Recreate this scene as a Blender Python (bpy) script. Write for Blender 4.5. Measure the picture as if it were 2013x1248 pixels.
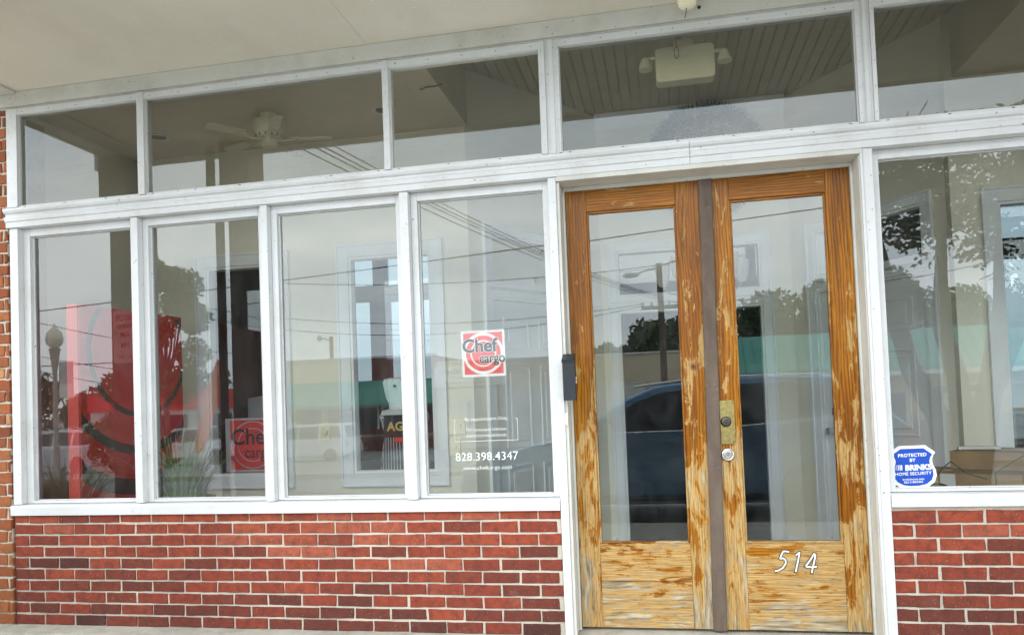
import bpy, math, random
from math import sin, cos, pi, radians as R
from mathutils import Vector, Matrix
for o in list(bpy.data.objects): bpy.data.objects.remove(o)
SC = bpy.context.scene
COL = SC.collection
random.seed(7)

# ------------------------------------------------------------------ camera
cam = bpy.data.cameras.new("camera"); co = bpy.data.objects.new("camera", cam); COL.objects.link(co)
SC.camera = co
yaw, pit, rol = 0.1924635, 0.03379363, -0.03802404
F = Vector((-sin(yaw)*cos(pit), cos(yaw)*cos(pit), sin(pit)))
r0 = Vector((cos(yaw), sin(yaw), 0)); u0 = r0.cross(F)
rt = r0*cos(rol) + u0*sin(rol); up = u0*cos(rol) - r0*sin(rol)
M = Matrix((( rt.x, up.x, -F.x, 0), (rt.y, up.y, -F.y, -3.9), (rt.z, up.z, -F.z, 1.25), (0, 0, 0, 1)))
co.matrix_world = M
cam.sensor_fit = 'HORIZONTAL'; cam.sensor_width = 36; cam.lens = 1500/2013*36
cam.shift_y = (735-624)/2013
cam.clip_start = 0.05; cam.clip_end = 2000
SC.view_settings.view_transform = 'Standard'; SC.view_settings.look = 'None'
SC.view_settings.exposure = 0.36; SC.view_settings.gamma = 1

# ------------------------------------------------------------------ world and sun
SUN_EL, SUN_AZ = R(37), R(200)        # behind the camera, a little to the left
w = bpy.data.worlds.new("World"); SC.world = w; w.use_nodes = True
nt = w.node_tree; nt.nodes.clear(); L = nt.links.new
wo = nt.nodes.new('ShaderNodeOutputWorld'); bg = nt.nodes.new('ShaderNodeBackground')
sky = nt.nodes.new('ShaderNodeTexSky'); sky.sky_type = 'NISHITA'; sky.sun_disc = False
sky.sun_elevation = SUN_EL; sky.sun_rotation = SUN_AZ; sky.dust_density = 3; sky.ozone_density = 1
tc = nt.nodes.new('ShaderNodeTexCoord'); mp = nt.nodes.new('ShaderNodeMapping'); mp.inputs['Scale'].default_value = (1, 1, 3.2)
nz = nt.nodes.new('ShaderNodeTexNoise'); nz.inputs['Scale'].default_value = 2.1; nz.inputs['Detail'].default_value = 7; nz.inputs['Roughness'].default_value = .55
nz.inputs['Distortion'].default_value = .4
rp = nt.nodes.new('ShaderNodeValToRGB'); cr = rp.color_ramp
cr.elements[0].position = .34; cr.elements[0].color = (14.4, 16.8, 18.8, 1)
cr.elements[1].position = .66; cr.elements[1].color = (25.5, 26.6, 27.2, 1)
mx = nt.nodes.new('ShaderNodeMix'); mx.data_type = 'RGBA'; mx.inputs[0].default_value = .88   # overcast over the clear sky
L(tc.outputs['Generated'], mp.inputs[0]); L(mp.outputs[0], nz.inputs['Vector']); L(nz.outputs[0], rp.inputs[0])
L(sky.outputs[0], mx.inputs[6]); L(rp.outputs[0], mx.inputs[7]); L(mx.outputs[2], bg.inputs[0])
bg.inputs[1].default_value = .148; L(bg.outputs[0], wo.inputs[0])

sl = bpy.data.lights.new("sun", 'SUN'); so = bpy.data.objects.new("sun", sl); COL.objects.link(so)
sl.energy = .5; sl.angle = R(20); sl.color = (1, .96, .9)
sd = Vector((sin(SUN_AZ)*cos(SUN_EL), cos(SUN_AZ)*cos(SUN_EL), sin(SUN_EL)))
so.rotation_euler = (-sd).to_track_quat('-Z', 'Y').to_euler()

# ------------------------------------------------------------------ mesh builder
class MB:
    def __init__(s): s.v = []; s.f = []; s.m = []; s.r = []; s.cm = 0; s.cr = .5
    def face(s, idx): s.f.append(tuple(idx)); s.m.append(s.cm); s.r.append(s.cr)
    def poly(s, pts):
        n = len(s.v); s.v += [tuple(p) for p in pts]; s.face(range(n, n+len(pts)))
    def box(s, x0, x1, y0, y1, z0, z1):
        n = len(s.v)
        s.v += [(x0,y0,z0),(x1,y0,z0),(x1,y1,z0),(x0,y1,z0),(x0,y0,z1),(x1,y0,z1),(x1,y1,z1),(x0,y1,z1)]
        for q in ((0,3,2,1),(4,5,6,7),(0,1,5,4),(1,2,6,5),(2,3,7,6),(3,0,4,7)): s.face([n+i for i in q])
    def prism(s, pts, a, b, ax='x', caps=True):
        """extrude a 2-D outline along axis ax from a to b. ax x:(y,z) y:(x,z) z:(x,y)"""
        def P(p, t): return (t, p[0], p[1]) if ax == 'x' else ((p[0], t, p[1]) if ax == 'y' else (p[0], p[1], t))
        n = len(s.v); k = len(pts)
        s.v += [P(p, a) for p in pts] + [P(p, b) for p in pts]
        for i in range(k): j = (i+1) % k; s.face((n+i, n+j, n+k+j, n+k+i))
        if caps: s.face([n+i for i in range(k)][::-1]); s.face([n+k+i for i in range(k)])
    def tube(s, pts, r, n=8, r2=None, caps=True):
        pts = [Vector(p) for p in pts]; base = len(s.v); m = len(pts)
        t0 = (pts[1]-pts[0]).normalized(); ref = Vector((0,0,1)) if abs(t0.z) < .9 else Vector((1,0,0))
        for i, p in enumerate(pts):
            t = (pts[min(i+1, m-1)]-pts[max(i-1, 0)]).normalized()
            a = t.cross(ref).normalized(); b = t.cross(a)
            if isinstance(r, (list, tuple)): rr = r[i]
            else: rr = r if r2 is None else r + (r2-r)*i/(m-1)
            for k in range(n): s.v.append(tuple(p + a*rr*cos(2*pi*k/n) + b*rr*sin(2*pi*k/n)))
        for i in range(m-1):
            for k in range(n):
                j = (k+1) % n; s.face((base+i*n+k, base+i*n+j, base+(i+1)*n+j, base+(i+1)*n+k))
        if caps: s.face([base+k for k in range(n)][::-1]); s.face([base+(m-1)*n+k for k in range(n)])
    def lathe(s, prof, c, ax='z', n=24):
        """prof: list of (radius, height); axis through c"""
        base = len(s.v); m = len(prof)
        for (r, h) in prof:
            for k in range(n):
                a = 2*pi*k/n; p = (r*cos(a), r*sin(a), h)
                if ax == 'y': p = (p[0], p[2], p[1])
                if ax == 'x': p = (p[2], p[0], p[1])
                s.v.append((c[0]+p[0], c[1]+p[1], c[2]+p[2]))
        for i in range(m-1):
            for k in range(n):
                j = (k+1) % n; s.face((base+i*n+k, base+i*n+j, base+(i+1)*n+j, base+(i+1)*n+k))
        s.face([base+k for k in range(n)]); s.face([base+(m-1)*n+k for k in range(n)])
    def ring(s, x0, x1, z0, z1, wl, wr, wt, wb, y0, y1):
        """rectangular frame in the x-z plane, one piece per side butted end to end"""
        s.box(x0, x0+wl, y0, y1, z0, z1); s.box(x1-wr, x1, y0, y1, z0, z1)
        if wt: s.box(x0+wl, x1-wr, y0, y1, z1-wt, z1)
        if wb: s.box(x0+wl, x1-wr, y0, y1, z0, z0+wb)
    def add(s, verts, faces):
        n = len(s.v); s.v += [tuple(v) for v in verts]
        for f in faces: s.face([n+i for i in f])
    def xform(s, mat, start=0):
        s.v = s.v[:start] + [tuple(mat @ Vector(v)) for v in s.v[start:]]
    def build(s, name, mats, parent=None, smooth=False, bevel=0, label=None, kind=None, seg=2, angle=40):
        me = bpy.data.meshes.new(name); me.from_pydata(s.v, [], s.f)
        if not isinstance(mats, (list, tuple)): mats = [mats]
        for m in mats: me.materials.append(m)
        me.polygons.foreach_set('material_index', s.m)
        at = me.attributes.new('rnd', 'FLOAT', 'FACE'); at.data.foreach_set('value', s.r)
        import bmesh
        bm = bmesh.new(); bm.from_mesh(me); bmesh.ops.recalc_face_normals(bm, faces=bm.faces); bm.to_mesh(me); bm.free()
        if smooth:
            me.polygons.foreach_set('use_smooth', [True]*len(me.polygons))
        me.update()
        o = bpy.data.objects.new(name, me); COL.objects.link(o)
        if parent: o.parent = parent
        if bevel:
            b = o.modifiers.new('bevel', 'BEVEL'); b.width = bevel; b.segments = seg; b.limit_method = 'ANGLE'; b.angle_limit = R(35)
        if smooth:
            me.set_sharp_from_angle(angle=R(angle))
        if label: o['label'] = label
        if kind: o['kind'] = kind
        return o

def thing(name, label, cat, loc=(0,0,0), rz=0, group=None):
    o = bpy.data.objects.new(name, None); COL.objects.link(o); o.location = loc; o.rotation_euler = (0,0,rz)
    o.empty_display_size = .1; o['label'] = label; o['category'] = cat
    if group: o['group'] = group
    return o
def tag(o, label, cat, group=None, kind=None):
    o['label'] = label; o['category'] = cat
    if group: o['group'] = group
    if kind: o['kind'] = kind
    return o
def copy_tree(o, parent=None):
    c = o.copy(); COL.objects.link(c); c.parent = parent
    for ch in list(o.children): copy_tree(ch, c)
    return c

# ------------------------------------------------------------------ material helpers
class G:
    def __init__(s, name, rough=.5, metal=0, spec=.5):
        s.mat = bpy.data.materials.new(name); s.mat.use_nodes = True; s.nt = s.mat.node_tree
        s.p = s.nt.nodes['Principled BSDF']; s.out = s.nt.nodes['Material Output']
        s.p.inputs['Roughness'].default_value = rough; s.p.inputs['Metallic'].default_value = metal
        s.p.inputs['Specular IOR Level'].default_value = spec
        s.tc = s.nt.nodes.new('ShaderNodeTexCoord')
    def set(s, sock, v):
        if hasattr(v, 'is_linked') or hasattr(v, 'links'): s.nt.links.new(v, sock)
        else: sock.default_value = (v+(1,)) if isinstance(v, tuple) and len(v) == 3 and hasattr(sock, 'type') and sock.type == 'RGBA' else v
    def coord(s, scale=(1,1,1), rot=(0,0,0), kind='Object'):
        m = s.nt.nodes.new('ShaderNodeMapping'); m.inputs['Scale'].default_value = scale; m.inputs['Rotation'].default_value = rot
        s.nt.links.new(s.tc.outputs[kind], m.inputs[0]); return m.outputs[0]
    def noise(s, scale, vec=None, detail=4, rough=.55, dist=0):
        n = s.nt.nodes.new('ShaderNodeTexNoise'); n.inputs['Scale'].default_value = scale; n.inputs['Detail'].default_value = detail
        n.inputs['Roughness'].default_value = rough; n.inputs['Distortion'].default_value = dist
        s.nt.links.new(vec if vec is not None else s.coord(), n.inputs['Vector']); return n.outputs[0]
    def vor(s, scale, vec=None, out=0):
        n = s.nt.nodes.new('ShaderNodeTexVoronoi'); n.inputs['Scale'].default_value = scale
        s.nt.links.new(vec if vec is not None else s.coord(), n.inputs['Vector']); return n.outputs[out]
    def wave(s, scale, vec, dist=0, detail=2, dscale=1, dir='X'):
        n = s.nt.nodes.new('ShaderNodeTexWave'); n.bands_direction = dir; n.inputs['Scale'].default_value = scale
        n.inputs['Distortion'].default_value = dist; n.inputs['Detail'].default_value = detail; n.inputs['Detail Scale'].default_value = dscale
        s.nt.links.new(vec, n.inputs['Vector']); return n.outputs[1]
    def ramp(s, fac, stops, interp='LINEAR'):
        n = s.nt.nodes.new('ShaderNodeValToRGB'); c = n.color_ramp; c.interpolation = interp
        while len(c.elements) < len(stops): c.elements.new(.5)
        for e, (p, col) in zip(c.elements, stops):
            e.position = p; e.color = (col, col, col, 1) if isinstance(col, (int, float)) else tuple(col)+(1,)
        s.set(n.inputs[0], fac); return n.outputs[0]
    def mix(s, fac, a, b, mode='MIX'):
        n = s.nt.nodes.new('ShaderNodeMix'); n.data_type = 'RGBA'; n.blend_type = mode
        s.set(n.inputs[0], fac); s.set(n.inputs[6], a); s.set(n.inputs[7], b); return n.outputs[2]
    def math(s, op, a, b=0, clamp=False):
        n = s.nt.nodes.new('ShaderNodeMath'); n.operation = op; n.use_clamp = clamp
        s.set(n.inputs[0], a); s.set(n.inputs[1], b); return n.outputs[0]
    def sep(s, vec=None):
        n = s.nt.nodes.new('ShaderNodeSeparateXYZ'); s.nt.links.new(vec if vec is not None else s.tc.outputs['Object'], n.inputs[0]); return n.outputs
    def attr(s, name='rnd'):
        n = s.nt.nodes.new('ShaderNodeAttribute'); n.attribute_name = name; return n.outputs['Fac']
    def bump(s, h, strength=.3, dist=.01):
        n = s.nt.nodes.new('ShaderNodeBump'); n.inputs['Strength'].default_value = strength; n.inputs['Distance'].default_value = dist
        s.nt.links.new(h, n.inputs['Height']); s.nt.links.new(n.outputs[0], s.p.inputs['Normal'])
    def color(s, c): s.set(s.p.inputs['Base Color'], c); return s
    def rough(s, c): s.set(s.p.inputs['Roughness'], c); return s

def plain(name, col, rough=.5, metal=0, var=.08, scale=6, bump=0, bscale=60, spec=.5):
    g = G(name, rough, metal, spec)
    n = g.noise(scale, detail=5)
    a = tuple(c*(1-var) for c in col); b = tuple(min(1, c*(1+var)) for c in col)
    g.color(g.ramp(n, [(.3, a), (.7, b)]))
    if bump: g.bump(g.noise(bscale, detail=3), bump, .004)
    return g.mat

MT = {}
# painted wood trim: white, slightly dirty, small chips
def trim_mat(name, base=(.65,.655,.66), dirt=(.45,.42,.36), amt=.35):
    g = G(name, .42)
    n1 = g.noise(3, detail=6, rough=.65); n2 = g.noise(38, g.coord((1,1,.35)), 4)
    c = g.mix(g.ramp(n1, [(.45, 0.0), (.75, amt)]), base, dirt)
    c = g.mix(g.ramp(n2, [(.62, 0.0), (.72, .25)]), c, (.62,.60,.55))
    n3 = g.noise(9, g.coord((1,1,.12)), 6, .7); n4 = g.noise(9, g.coord((.12,1,1)), 6, .7)
    c = g.mix(g.ramp(n3, [(.58, 0.0), (.76, .20)]), c, (.42,.40,.35))
    c = g.mix(g.ramp(n4, [(.60, 0.0), (.76, .18)]), c, (.44,.42,.37))
    crack = g.ramp(g.noise(16, g.coord((.5,1,.5)), 9, .8, 2.5), [(.493, 0.0), (.5, .5), (.507, 0.0)])
    c = g.mix(g.math('MULTIPLY', crack, g.ramp(n1, [(.5,0.0),(.62,1.0)])), c, (.22,.20,.17))
    chip = g.ramp(g.noise(55, detail=2), [(.715, 0.0), (.73, 1.0)])
    c = g.mix(chip, c, (.28,.25,.2))
    g.color(c); g.rough(g.ramp(n1, [(.3, .35), (.7, .55)]))
    g.bump(g.mix(.6, g.noise(70, g.coord((1,1,.3)), 3), g.noise(7, detail=5)), .45, .004)
    return g.mat
MT['trim'] = trim_mat('white_trim_paint')
MT['trim_old'] = trim_mat('aged_trim_paint', (.60,.59,.54), (.36,.33,.27), .45)
g = G('porch_ceiling_paint', .6); n1 = g.noise(1.4, detail=6, rough=.6)
c = g.ramp(n1, [(.3, (.66,.61,.515)), (.7, (.72,.675,.585))])
c = g.mix(g.ramp(g.noise(26, detail=4), [(.64,0.0),(.74,.35)]), c, (.80,.78,.72))
c = g.mix(g.ramp(g.noise(2.3, g.coord((1,.4,1)), 7, .7), [(.52,0.0),(.75,.35)]), c, (.52,.46,.37))
c = g.mix(g.ramp(g.noise(60, detail=2), [(.72,0.0),(.74,.8)]), c, (.86,.85,.82))
g.color(c); g.bump(g.noise(30, detail=5), .2, .003); MT['ceil'] = g.mat
# brick
def brick_mat(name, stops, stain=(.06,.022,.02)):
    g = G(name, .85, spec=.25)
    a = g.attr(); c = g.ramp(a, stops)
    n = g.noise(22, detail=6, rough=.7); n2 = g.noise(90, detail=5, rough=.7); n3 = g.noise(7, detail=5)
    c = g.mix(g.ramp(n, [(.42,0.0),(.72,.75)]), c, stain)
    c = g.mix(g.ramp(n2, [(.55,0.0),(.8,.30)]), c, (.40,.20,.13))
    c = g.mix(g.ramp(n3, [(.6,0.0),(.85,.30)]), c, (.26,.17,.14))
    c = g.mix(g.ramp(g.noise(170, detail=2), [(.70,0.0),(.76,.8)]), c, (.68,.60,.5))
    g.color(c); g.bump(g.mix(.5, n2, g.noise(200, detail=3)), .55, .004); return g.mat
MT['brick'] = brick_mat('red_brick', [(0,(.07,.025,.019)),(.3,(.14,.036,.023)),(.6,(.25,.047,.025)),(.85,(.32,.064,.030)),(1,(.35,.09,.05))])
MT['brick_old'] = brick_mat('orange_brick', [(0,(.15,.035,.02)),(.4,(.27,.07,.025)),(.8,(.40,.14,.05)),(1,(.45,.22,.09))], (.14,.07,.03))
MT['brick_far'] = brick_mat('brown_brick', [(0,(.16,.05,.04)),(1,(.25,.08,.06))])
g = G('mortar', .95, spec=.1); n = g.noise(120, detail=5, rough=.7)
g.color(g.mix(g.ramp(g.noise(5,detail=5),[(.45,0.0),(.8,.45)]), g.ramp(n, [(.3,(.48,.43,.35)),(.7,(.64,.59,.50))]), (.30,.26,.20))); g.bump(n, .8, .004); MT['mortar'] = g.mat
g = G('old_concrete', .9, spec=.2); n = g.noise(9, detail=8, rough=.7)
c = g.ramp(n, [(.25,(.28,.26,.21)),(.5,(.42,.39,.33)),(.75,(.52,.49,.42))])
g.color(g.mix(g.ramp(g.noise(60,detail=4),[(.55,0.0),(.8,.5)]), c, (.2,.18,.14))); g.bump(g.noise(80,detail=6), .5, .004); MT['concrete'] = g.mat
g = G('asphalt', .9, spec=.3); n = g.noise(.35, detail=6)
g.color(g.ramp(n, [(.3,(.24,.24,.235)),(.7,(.34,.335,.325))])); g.bump(g.noise(120,detail=3), .3, .004); MT['asphalt'] = g.mat
# varnished, weathered door wood
def wood_mat(name, horiz, wear_shift=0.0):
    g = G(name, .5, spec=.22)
    if horiz: v = g.coord((.75,1,6.5)); vf = g.coord((2.2,1,26)); vw = g.coord((3.5,1,16)); vs = g.coord((1.6,1,60))
    else: v = g.coord((6.5,1,.75)); vf = g.coord((26,1,2.2)); vw = g.coord((16,1,3.5)); vs = g.coord((60,1,1.6))
    big = g.noise(1.3, v, 3, .5, .6)
    rings = g.wave(3.0, v, 15.0, 3, .55, 'Z' if horiz else 'X')
    fine = g.noise(5, vs, 5, .7, .3)
    c = g.ramp(big, [(.25,(.19,.058,.004)),(.5,(.36,.130,.006)),(.78,(.52,.215,.012))])
    c = g.mix(g.math('MULTIPLY', g.ramp(rings, [(.0,0.0),(.55,.12),(1,.8)]), .75), c, (.10,.022,.003))
    c = g.mix(g.ramp(fine, [(.52,0.0),(.66,.8)]), c, (.055,.017,.004))
    z = g.sep()[2]
    # wear grows towards the foot of the door (real weathering, fixed on the wood)
    base = g.ramp(z, [(0,.72),(.2,.62),(.55,.42),(.62,.20),(.95,.16),(1.0,.10)]) if horiz else g.ramp(g.math('MULTIPLY', z, .42), [(0,.56),(.2,.44),(.5,.22),(.8,.12),(1,.0)])
    wn = g.noise(1.1, vw, 8, .72, .8)
    amt = g.math('ADD', g.math('ADD', base, wear_shift), g.math('MULTIPLY', g.math('SUBTRACT', wn, .5), 2.1))
    amt = g.math('ADD', amt, g.math('MULTIPLY', g.math('SUBTRACT', g.noise(1.5, g.coord((2.2,1,5) if horiz else (6,1,2.2)), 4, .6, .5), .5), 1.1))
    worn = g.mix(g.ramp(fine,[(.35,0.0),(.68,1.0)]), (.58,.385,.145), (.22,.105,.03))
    c = g.mix(g.ramp(amt, [(.34,0.0),(.40,.85),(.5,1.0)]), c, worn)
    grey = g.mix(g.ramp(g.noise(3, vf, 4), [(.35,0.0),(.6,1.0)]), (.52,.46,.34), (.16,.13,.085))
    c = g.mix(g.ramp(amt, [(.60,0.0),(.80,.85)]), c, grey)
    c = g.mix(g.ramp(g.noise(2.2, vf, 7, .75, .4), [(.56,0.0),(.66,.75)]), c, (.10,.05,.018))
    c = g.mix(g.ramp(g.vor(3.2, g.coord((1,1,.8)), 0), [(.02,.9),(.07,0.0)]), c, (.07,.022,.006))
    g.color(c); g.rough(g.ramp(amt, [(.3,.30),(.55,.7)]))
    g.bump(g.mix(.5, fine, rings), .35, .003); return g.mat
MT['wood_v'] = wood_mat('weathered_pine_upright', False); MT['wood_h'] = wood_mat('weathered_pine_rail', True)
MT['wood_v2'] = wood_mat('weathered_pine_meeting_stile', False, .09)
g = G('brown_astragal_paint', .75); n = g.noise(14, g.coord((1,1,.4)), 6, .7)
c = g.ramp(n, [(.3,(.085,.058,.042)),(.7,(.15,.105,.078))])
c = g.mix(g.ramp(g.noise(40, g.coord((.4,1,1.6)), 4, .7), [(.64,0.0),(.72,.5)]), c, (.24,.18,.13)); g.color(c); g.bump(g.noise(30,g.coord((1,1,.25)),5), .5, .004); MT['astragal'] = g.mat
# glass: see-through with a mirror share
def glass_mat(name, refl, tint, dirt=.02, scr=False):
    m = bpy.data.materials.new(name); m.use_nodes = True; t = m.node_tree; t.nodes.clear(); N = t.nodes.new; K = t.links.new
    out = N('ShaderNodeOutputMaterial'); tr = N('ShaderNodeBsdfTransparent'); tr.inputs[0].default_value = tint+(1,)
    gl = N('ShaderNodeBsdfGlossy'); gl.inputs['Roughness'].default_value = 0.0; gl.inputs['Color'].default_value = (.95,.99,1,1)
    lw = N('ShaderNodeFresnel'); lw.inputs[0].default_value = 1.5
    ma = N('ShaderNodeMath'); ma.operation = 'MULTIPLY_ADD'; ma.inputs[1].default_value = .95; ma.inputs[2].default_value = refl; ma.use_clamp = True
    K(lw.outputs[0], ma.inputs[0])
    tcn = N('ShaderNodeTexCoord'); nz = N('ShaderNodeTexNoise'); nz.inputs['Scale'].default_value = 1.3; nz.inputs['Detail'].default_value = 1
    bp = N('ShaderNodeBump'); bp.inputs['Strength'].default_value = .05; bp.inputs['Distance'].default_value = .004   # faint waviness of old panes
    K(tcn.outputs['Object'], nz.inputs['Vector']); K(nz.outputs[0], bp.inputs['Height']); K(bp.outputs[0], gl.inputs['Normal'])
    m1 = N('ShaderNodeMixShader'); K(ma.outputs[0], m1.inputs[0]); K(tr.outputs[0], m1.inputs[1]); K(gl.outputs[0], m1.inputs[2])
    df = N('ShaderNodeBsdfDiffuse'); df.inputs[0].default_value = (.75,.76,.74,1)
    m2 = N('ShaderNodeMixShader')
    mp = N('ShaderNodeMapping'); mp.inputs['Scale'].default_value = (1.0,1,9) if scr else (2,1,1.2); mp.inputs['Rotation'].default_value = (0,R(12) if scr else 0,0)
    n2 = N('ShaderNodeTexNoise'); n2.inputs['Scale'].default_value = 4 if scr else 2; n2.inputs['Detail'].default_value = 8; n2.inputs['Roughness'].default_value = .7; n2.inputs['Distortion'].default_value = 1.2
    rr = N('ShaderNodeValToRGB'); rr.color_ramp.elements[0].position = .42; rr.color_ramp.elements[0].color = (dirt*.25,)*3+(1,)
    rr.color_ramp.elements[1].position = .75; rr.color_ramp.elements[1].color = (dirt*2.6,)*3+(1,)
    K(tcn.outputs['Object'], mp.inputs[0]); K(mp.outputs[0], n2.inputs['Vector']); K(n2.outputs[0], rr.inputs[0]); K(rr.outputs[0], m2.inputs[0])
    K(m1.outputs[0], m2.inputs[1]); K(df.outputs[0], m2.inputs[2]); K(m2.outputs[0], out.inputs[0]); return m
MT['glass'] = glass_mat('window_glass', .05, (.96,.98,.965), .012)
MT['glass_t'] = glass_mat('transom_glass', .034, (.96,.94,.85), .022, True)
MT['glass_in'] = glass_mat('inner_glass', .03, (.94,.95,.96), .004)
MT['tint'] = glass_mat('tinted_glass', .03, (.11,.14,.15), .01)
# simple stuff
MT['cream'] = plain('cream_wall_paint', (.80,.765,.64), .7, var=.03, scale=2)
MT['inwhite'] = plain('interior_white_paint', (.82,.84,.85), .45, var=.04, scale=4)
MT['inceil'] = plain('interior_ceiling_paint', (.60,.54,.42), .8, var=.05, scale=2)
MT['bead'] = plain('beadboard_paint', (.50,.45,.34), .55, var=.06, scale=8)
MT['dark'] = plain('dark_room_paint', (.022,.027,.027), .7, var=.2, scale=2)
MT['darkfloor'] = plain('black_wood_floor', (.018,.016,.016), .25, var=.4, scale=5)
MT['floor'] = plain('bay_floor', (.70,.67,.60), .5, var=.15, scale=4)
MT['black'] = plain('black_enamel', (.012,.016,.022), .35, var=.3, scale=8)
MT['matblack'] = plain('black_plastic', (.015,.015,.016), .6, var=.2)
MT['ink'] = plain('black_print', (.012,.012,.013), .5, var=.1)
MT['white'] = plain('white_print', (.82,.82,.80), .5, var=.03)
MT['red'] = plain('red_print', (.78,.035,.03), .45, var=.05)
MT['redlight'] = plain('coral_red_print', (.86,.13,.12), .45, var=.04)
MT['blue'] = plain('blue_print', (.006,.06,.42), .4, var=.12, scale=14)
MT['brass'] = plain('tarnished_brass', (.42,.33,.13), .36, 1, var=.25, scale=60)
MT['steel'] = plain('satin_nickel', (.62,.60,.57), .3, 1, var=.06)
MT['darkmetal'] = plain('dark_bronze', (.12,.11,.10), .35, 1, var=.2, scale=40)
MT['ivory'] = plain('yellowed_plastic', (.90,.84,.62), .4, var=.05)
MT['fan'] = plain('cream_fan_enamel', (.66,.60,.45), .4, var=.05)
MT['card'] = plain('cardboard', (.36,.24,.13), .85, var=.15, scale=10, bump=.3)
MT['tape'] = plain('packing_tape', (.55,.45,.3), .25, var=.1)
MT['paper'] = plain('paper', (.75,.74,.70), .7, var=.04)
MT['orange'] = plain('orange_label', (.85,.12,.03), .5)
MT['banner'] = plain('red_banner_vinyl', (.74,.010,.008), .35, var=.08, scale=2)
MT['bannerside'] = plain('red_banner_edge', (.75,.10,.09), .45, var=.05)
MT['ring'] = plain('maroon_ring_print', (.07,.012,.012), .45, var=.1)
MT['bark'] = plain('tree_bark', (.14,.105,.075), .9, var=.35, scale=9, bump=.6, bscale=30)
MT['bark_dark'] = plain('myrtle_bark', (.045,.035,.028), .9, var=.3, scale=9, bump=.4)
MT['column'] = plain('porch_column_paint', (.17,.15,.12), .7, var=.12, scale=3)
MT['pole'] = plain('weathered_pole', (.12,.095,.07), .9, var=.25, scale=5)
MT['galv'] = plain('galvanised_steel', (.42,.43,.43), .45, .6, var=.1)
MT['wire'] = plain('black_cable', (.01,.01,.011), .6)
MT['globe'] = plain('lamp_globe_glass', (.74,.70,.55), .25, var=.04)
MT['lamppost'] = plain('aged_lamp_post', (.35,.34,.30), .6, var=.15)
MT['tan'] = plain('tan_stucco', (.66,.54,.38), .9, var=.08, scale=1, bump=.2)
MT['tan2'] = plain('orange_stucco', (.72,.48,.26), .9, var=.08, scale=1, bump=.2)
MT['greenroof'] = plain('green_metal_roof', (.10,.36,.28), .5, .0, var=.1, scale=1)
MT['winglass'] = plain('dark_window_glass', (.03,.035,.04), .08, var=.2)
MT['offwhite'] = plain('off_white_paint', (.66,.65,.60), .6, var=.06)
g = G('stacked_stone', .9); vv = g.coord((1,1,3.2)); a = g.vor(2.4, vv, 1); d = g.vor(2.4, vv, 0)
sp = g.nt.nodes.new('ShaderNodeSeparateColor'); g.nt.links.new(a, sp.inputs[0])
c = g.ramp(sp.outputs[0], [(0,(.16,.13,.11)),(.5,(.27,.23,.19)),(1,(.38,.34,.29))]); g.color(c); g.bump(g.ramp(d,[(0,1.0),(.5,0.0)]), .6, .03); MT['stone'] = g.mat
def leafmat(name, a, b, rough=.55):
    g = G(name, rough); at = g.attr(); g.color(g.ramp(at, [(0, a), (1, b)]))
    g.p.inputs['Subsurface Weight'].default_value = 0
    return g.mat
MT['leaf_dark'] = leafmat('dark_foliage', (.018,.04,.010), (.07,.12,.03))
MT['leaf_mid'] = leafmat('mid_foliage', (.04,.075,.02), (.13,.17,.055))
MT['leaf_pale'] = leafmat('olive_foliage', (.09,.11,.03), (.20,.22,.08))
MT['leaf_myrtle'] = leafmat('myrtle_leaf', (.035,.055,.015), (.10,.13,.045))
MT['grass'] = leafmat('blade_green', (.07,.16,.045), (.38,.50,.22), .45)
MT['juniper'] = leafmat('blue_green_needles', (.008,.028,.03), (.035,.08,.08))
MT['straw'] = leafmat('dry_twig', (.07,.04,.02), (.34,.20,.12), .8)
MT['lawn'] = plain('far_lawn', (.10,.13,.05), .95, var=.3, scale=.4)
MT['pot'] = plain('green_glazed_pot', (.03,.07,.06), .35, var=.25, scale=6)
def paint(name, col):
    g = G(name, .28); g.color(col); g.p.inputs['Coat Weight'].default_value = .8; g.p.inputs['Coat Roughness'].default_value = .06; return g.mat
MT['carblue'] = paint('blue_car_paint', (.16,.32,.50)); MT['carblue'].node_tree.nodes['Principled BSDF'].inputs['Metallic'].default_value = .75; MT['carwhite'] = paint('white_car_paint', (.72,.73,.74)); MT['carpale'] = paint('silver_car_paint', (.55,.57,.58))
MT['tyre'] = plain('tyre_rubber', (.02,.02,.021), .85); MT['rim'] = plain('alloy_wheel', (.5,.5,.51), .3, .9)
MT['headlight'] = plain('headlight_lens', (.7,.72,.74), .1); MT['tail'] = plain('tail_lamp_lens', (.4,.01,.012), .2)

# ------------------------------------------------------------------ text
def text_geo(body, size, spacing=1.0, shear=0, bold=0, mirror=False, align='CENTER', xs=1.0):
    cu = bpy.data.curves.new('t', 'FONT'); cu.body = body; cu.size = size; cu.align_x = align; cu.space_character = spacing
    cu.shear = shear; cu.offset = bold; cu.resolution_u = 4
    ob = bpy.data.objects.new('t', cu); COL.objects.link(ob)
    dg = bpy.context.evaluated_depsgraph_get(); dg.update(); me = bpy.data.meshes.new_from_object(ob.evaluated_get(dg))
    vs = [(v.co.x*xs, v.co.y) for v in me.vertices]; fs = [tuple(p.vertices) for p in me.polygons]
    bpy.data.objects.remove(ob); bpy.data.curves.remove(cu); bpy.data.meshes.remove(me); return vs, fs
def put_text(mb, body, size, org, ux, uz, **k):
    """lay flat text at org with unit vectors ux (reading direction) and uz (up)"""
    vs, fs = text_geo(body, size, **k); ux = Vector(ux); uz = Vector(uz); org = Vector(org)
    mb.add([tuple(org + ux*a + uz*b) for a, b in vs], fs)
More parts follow.
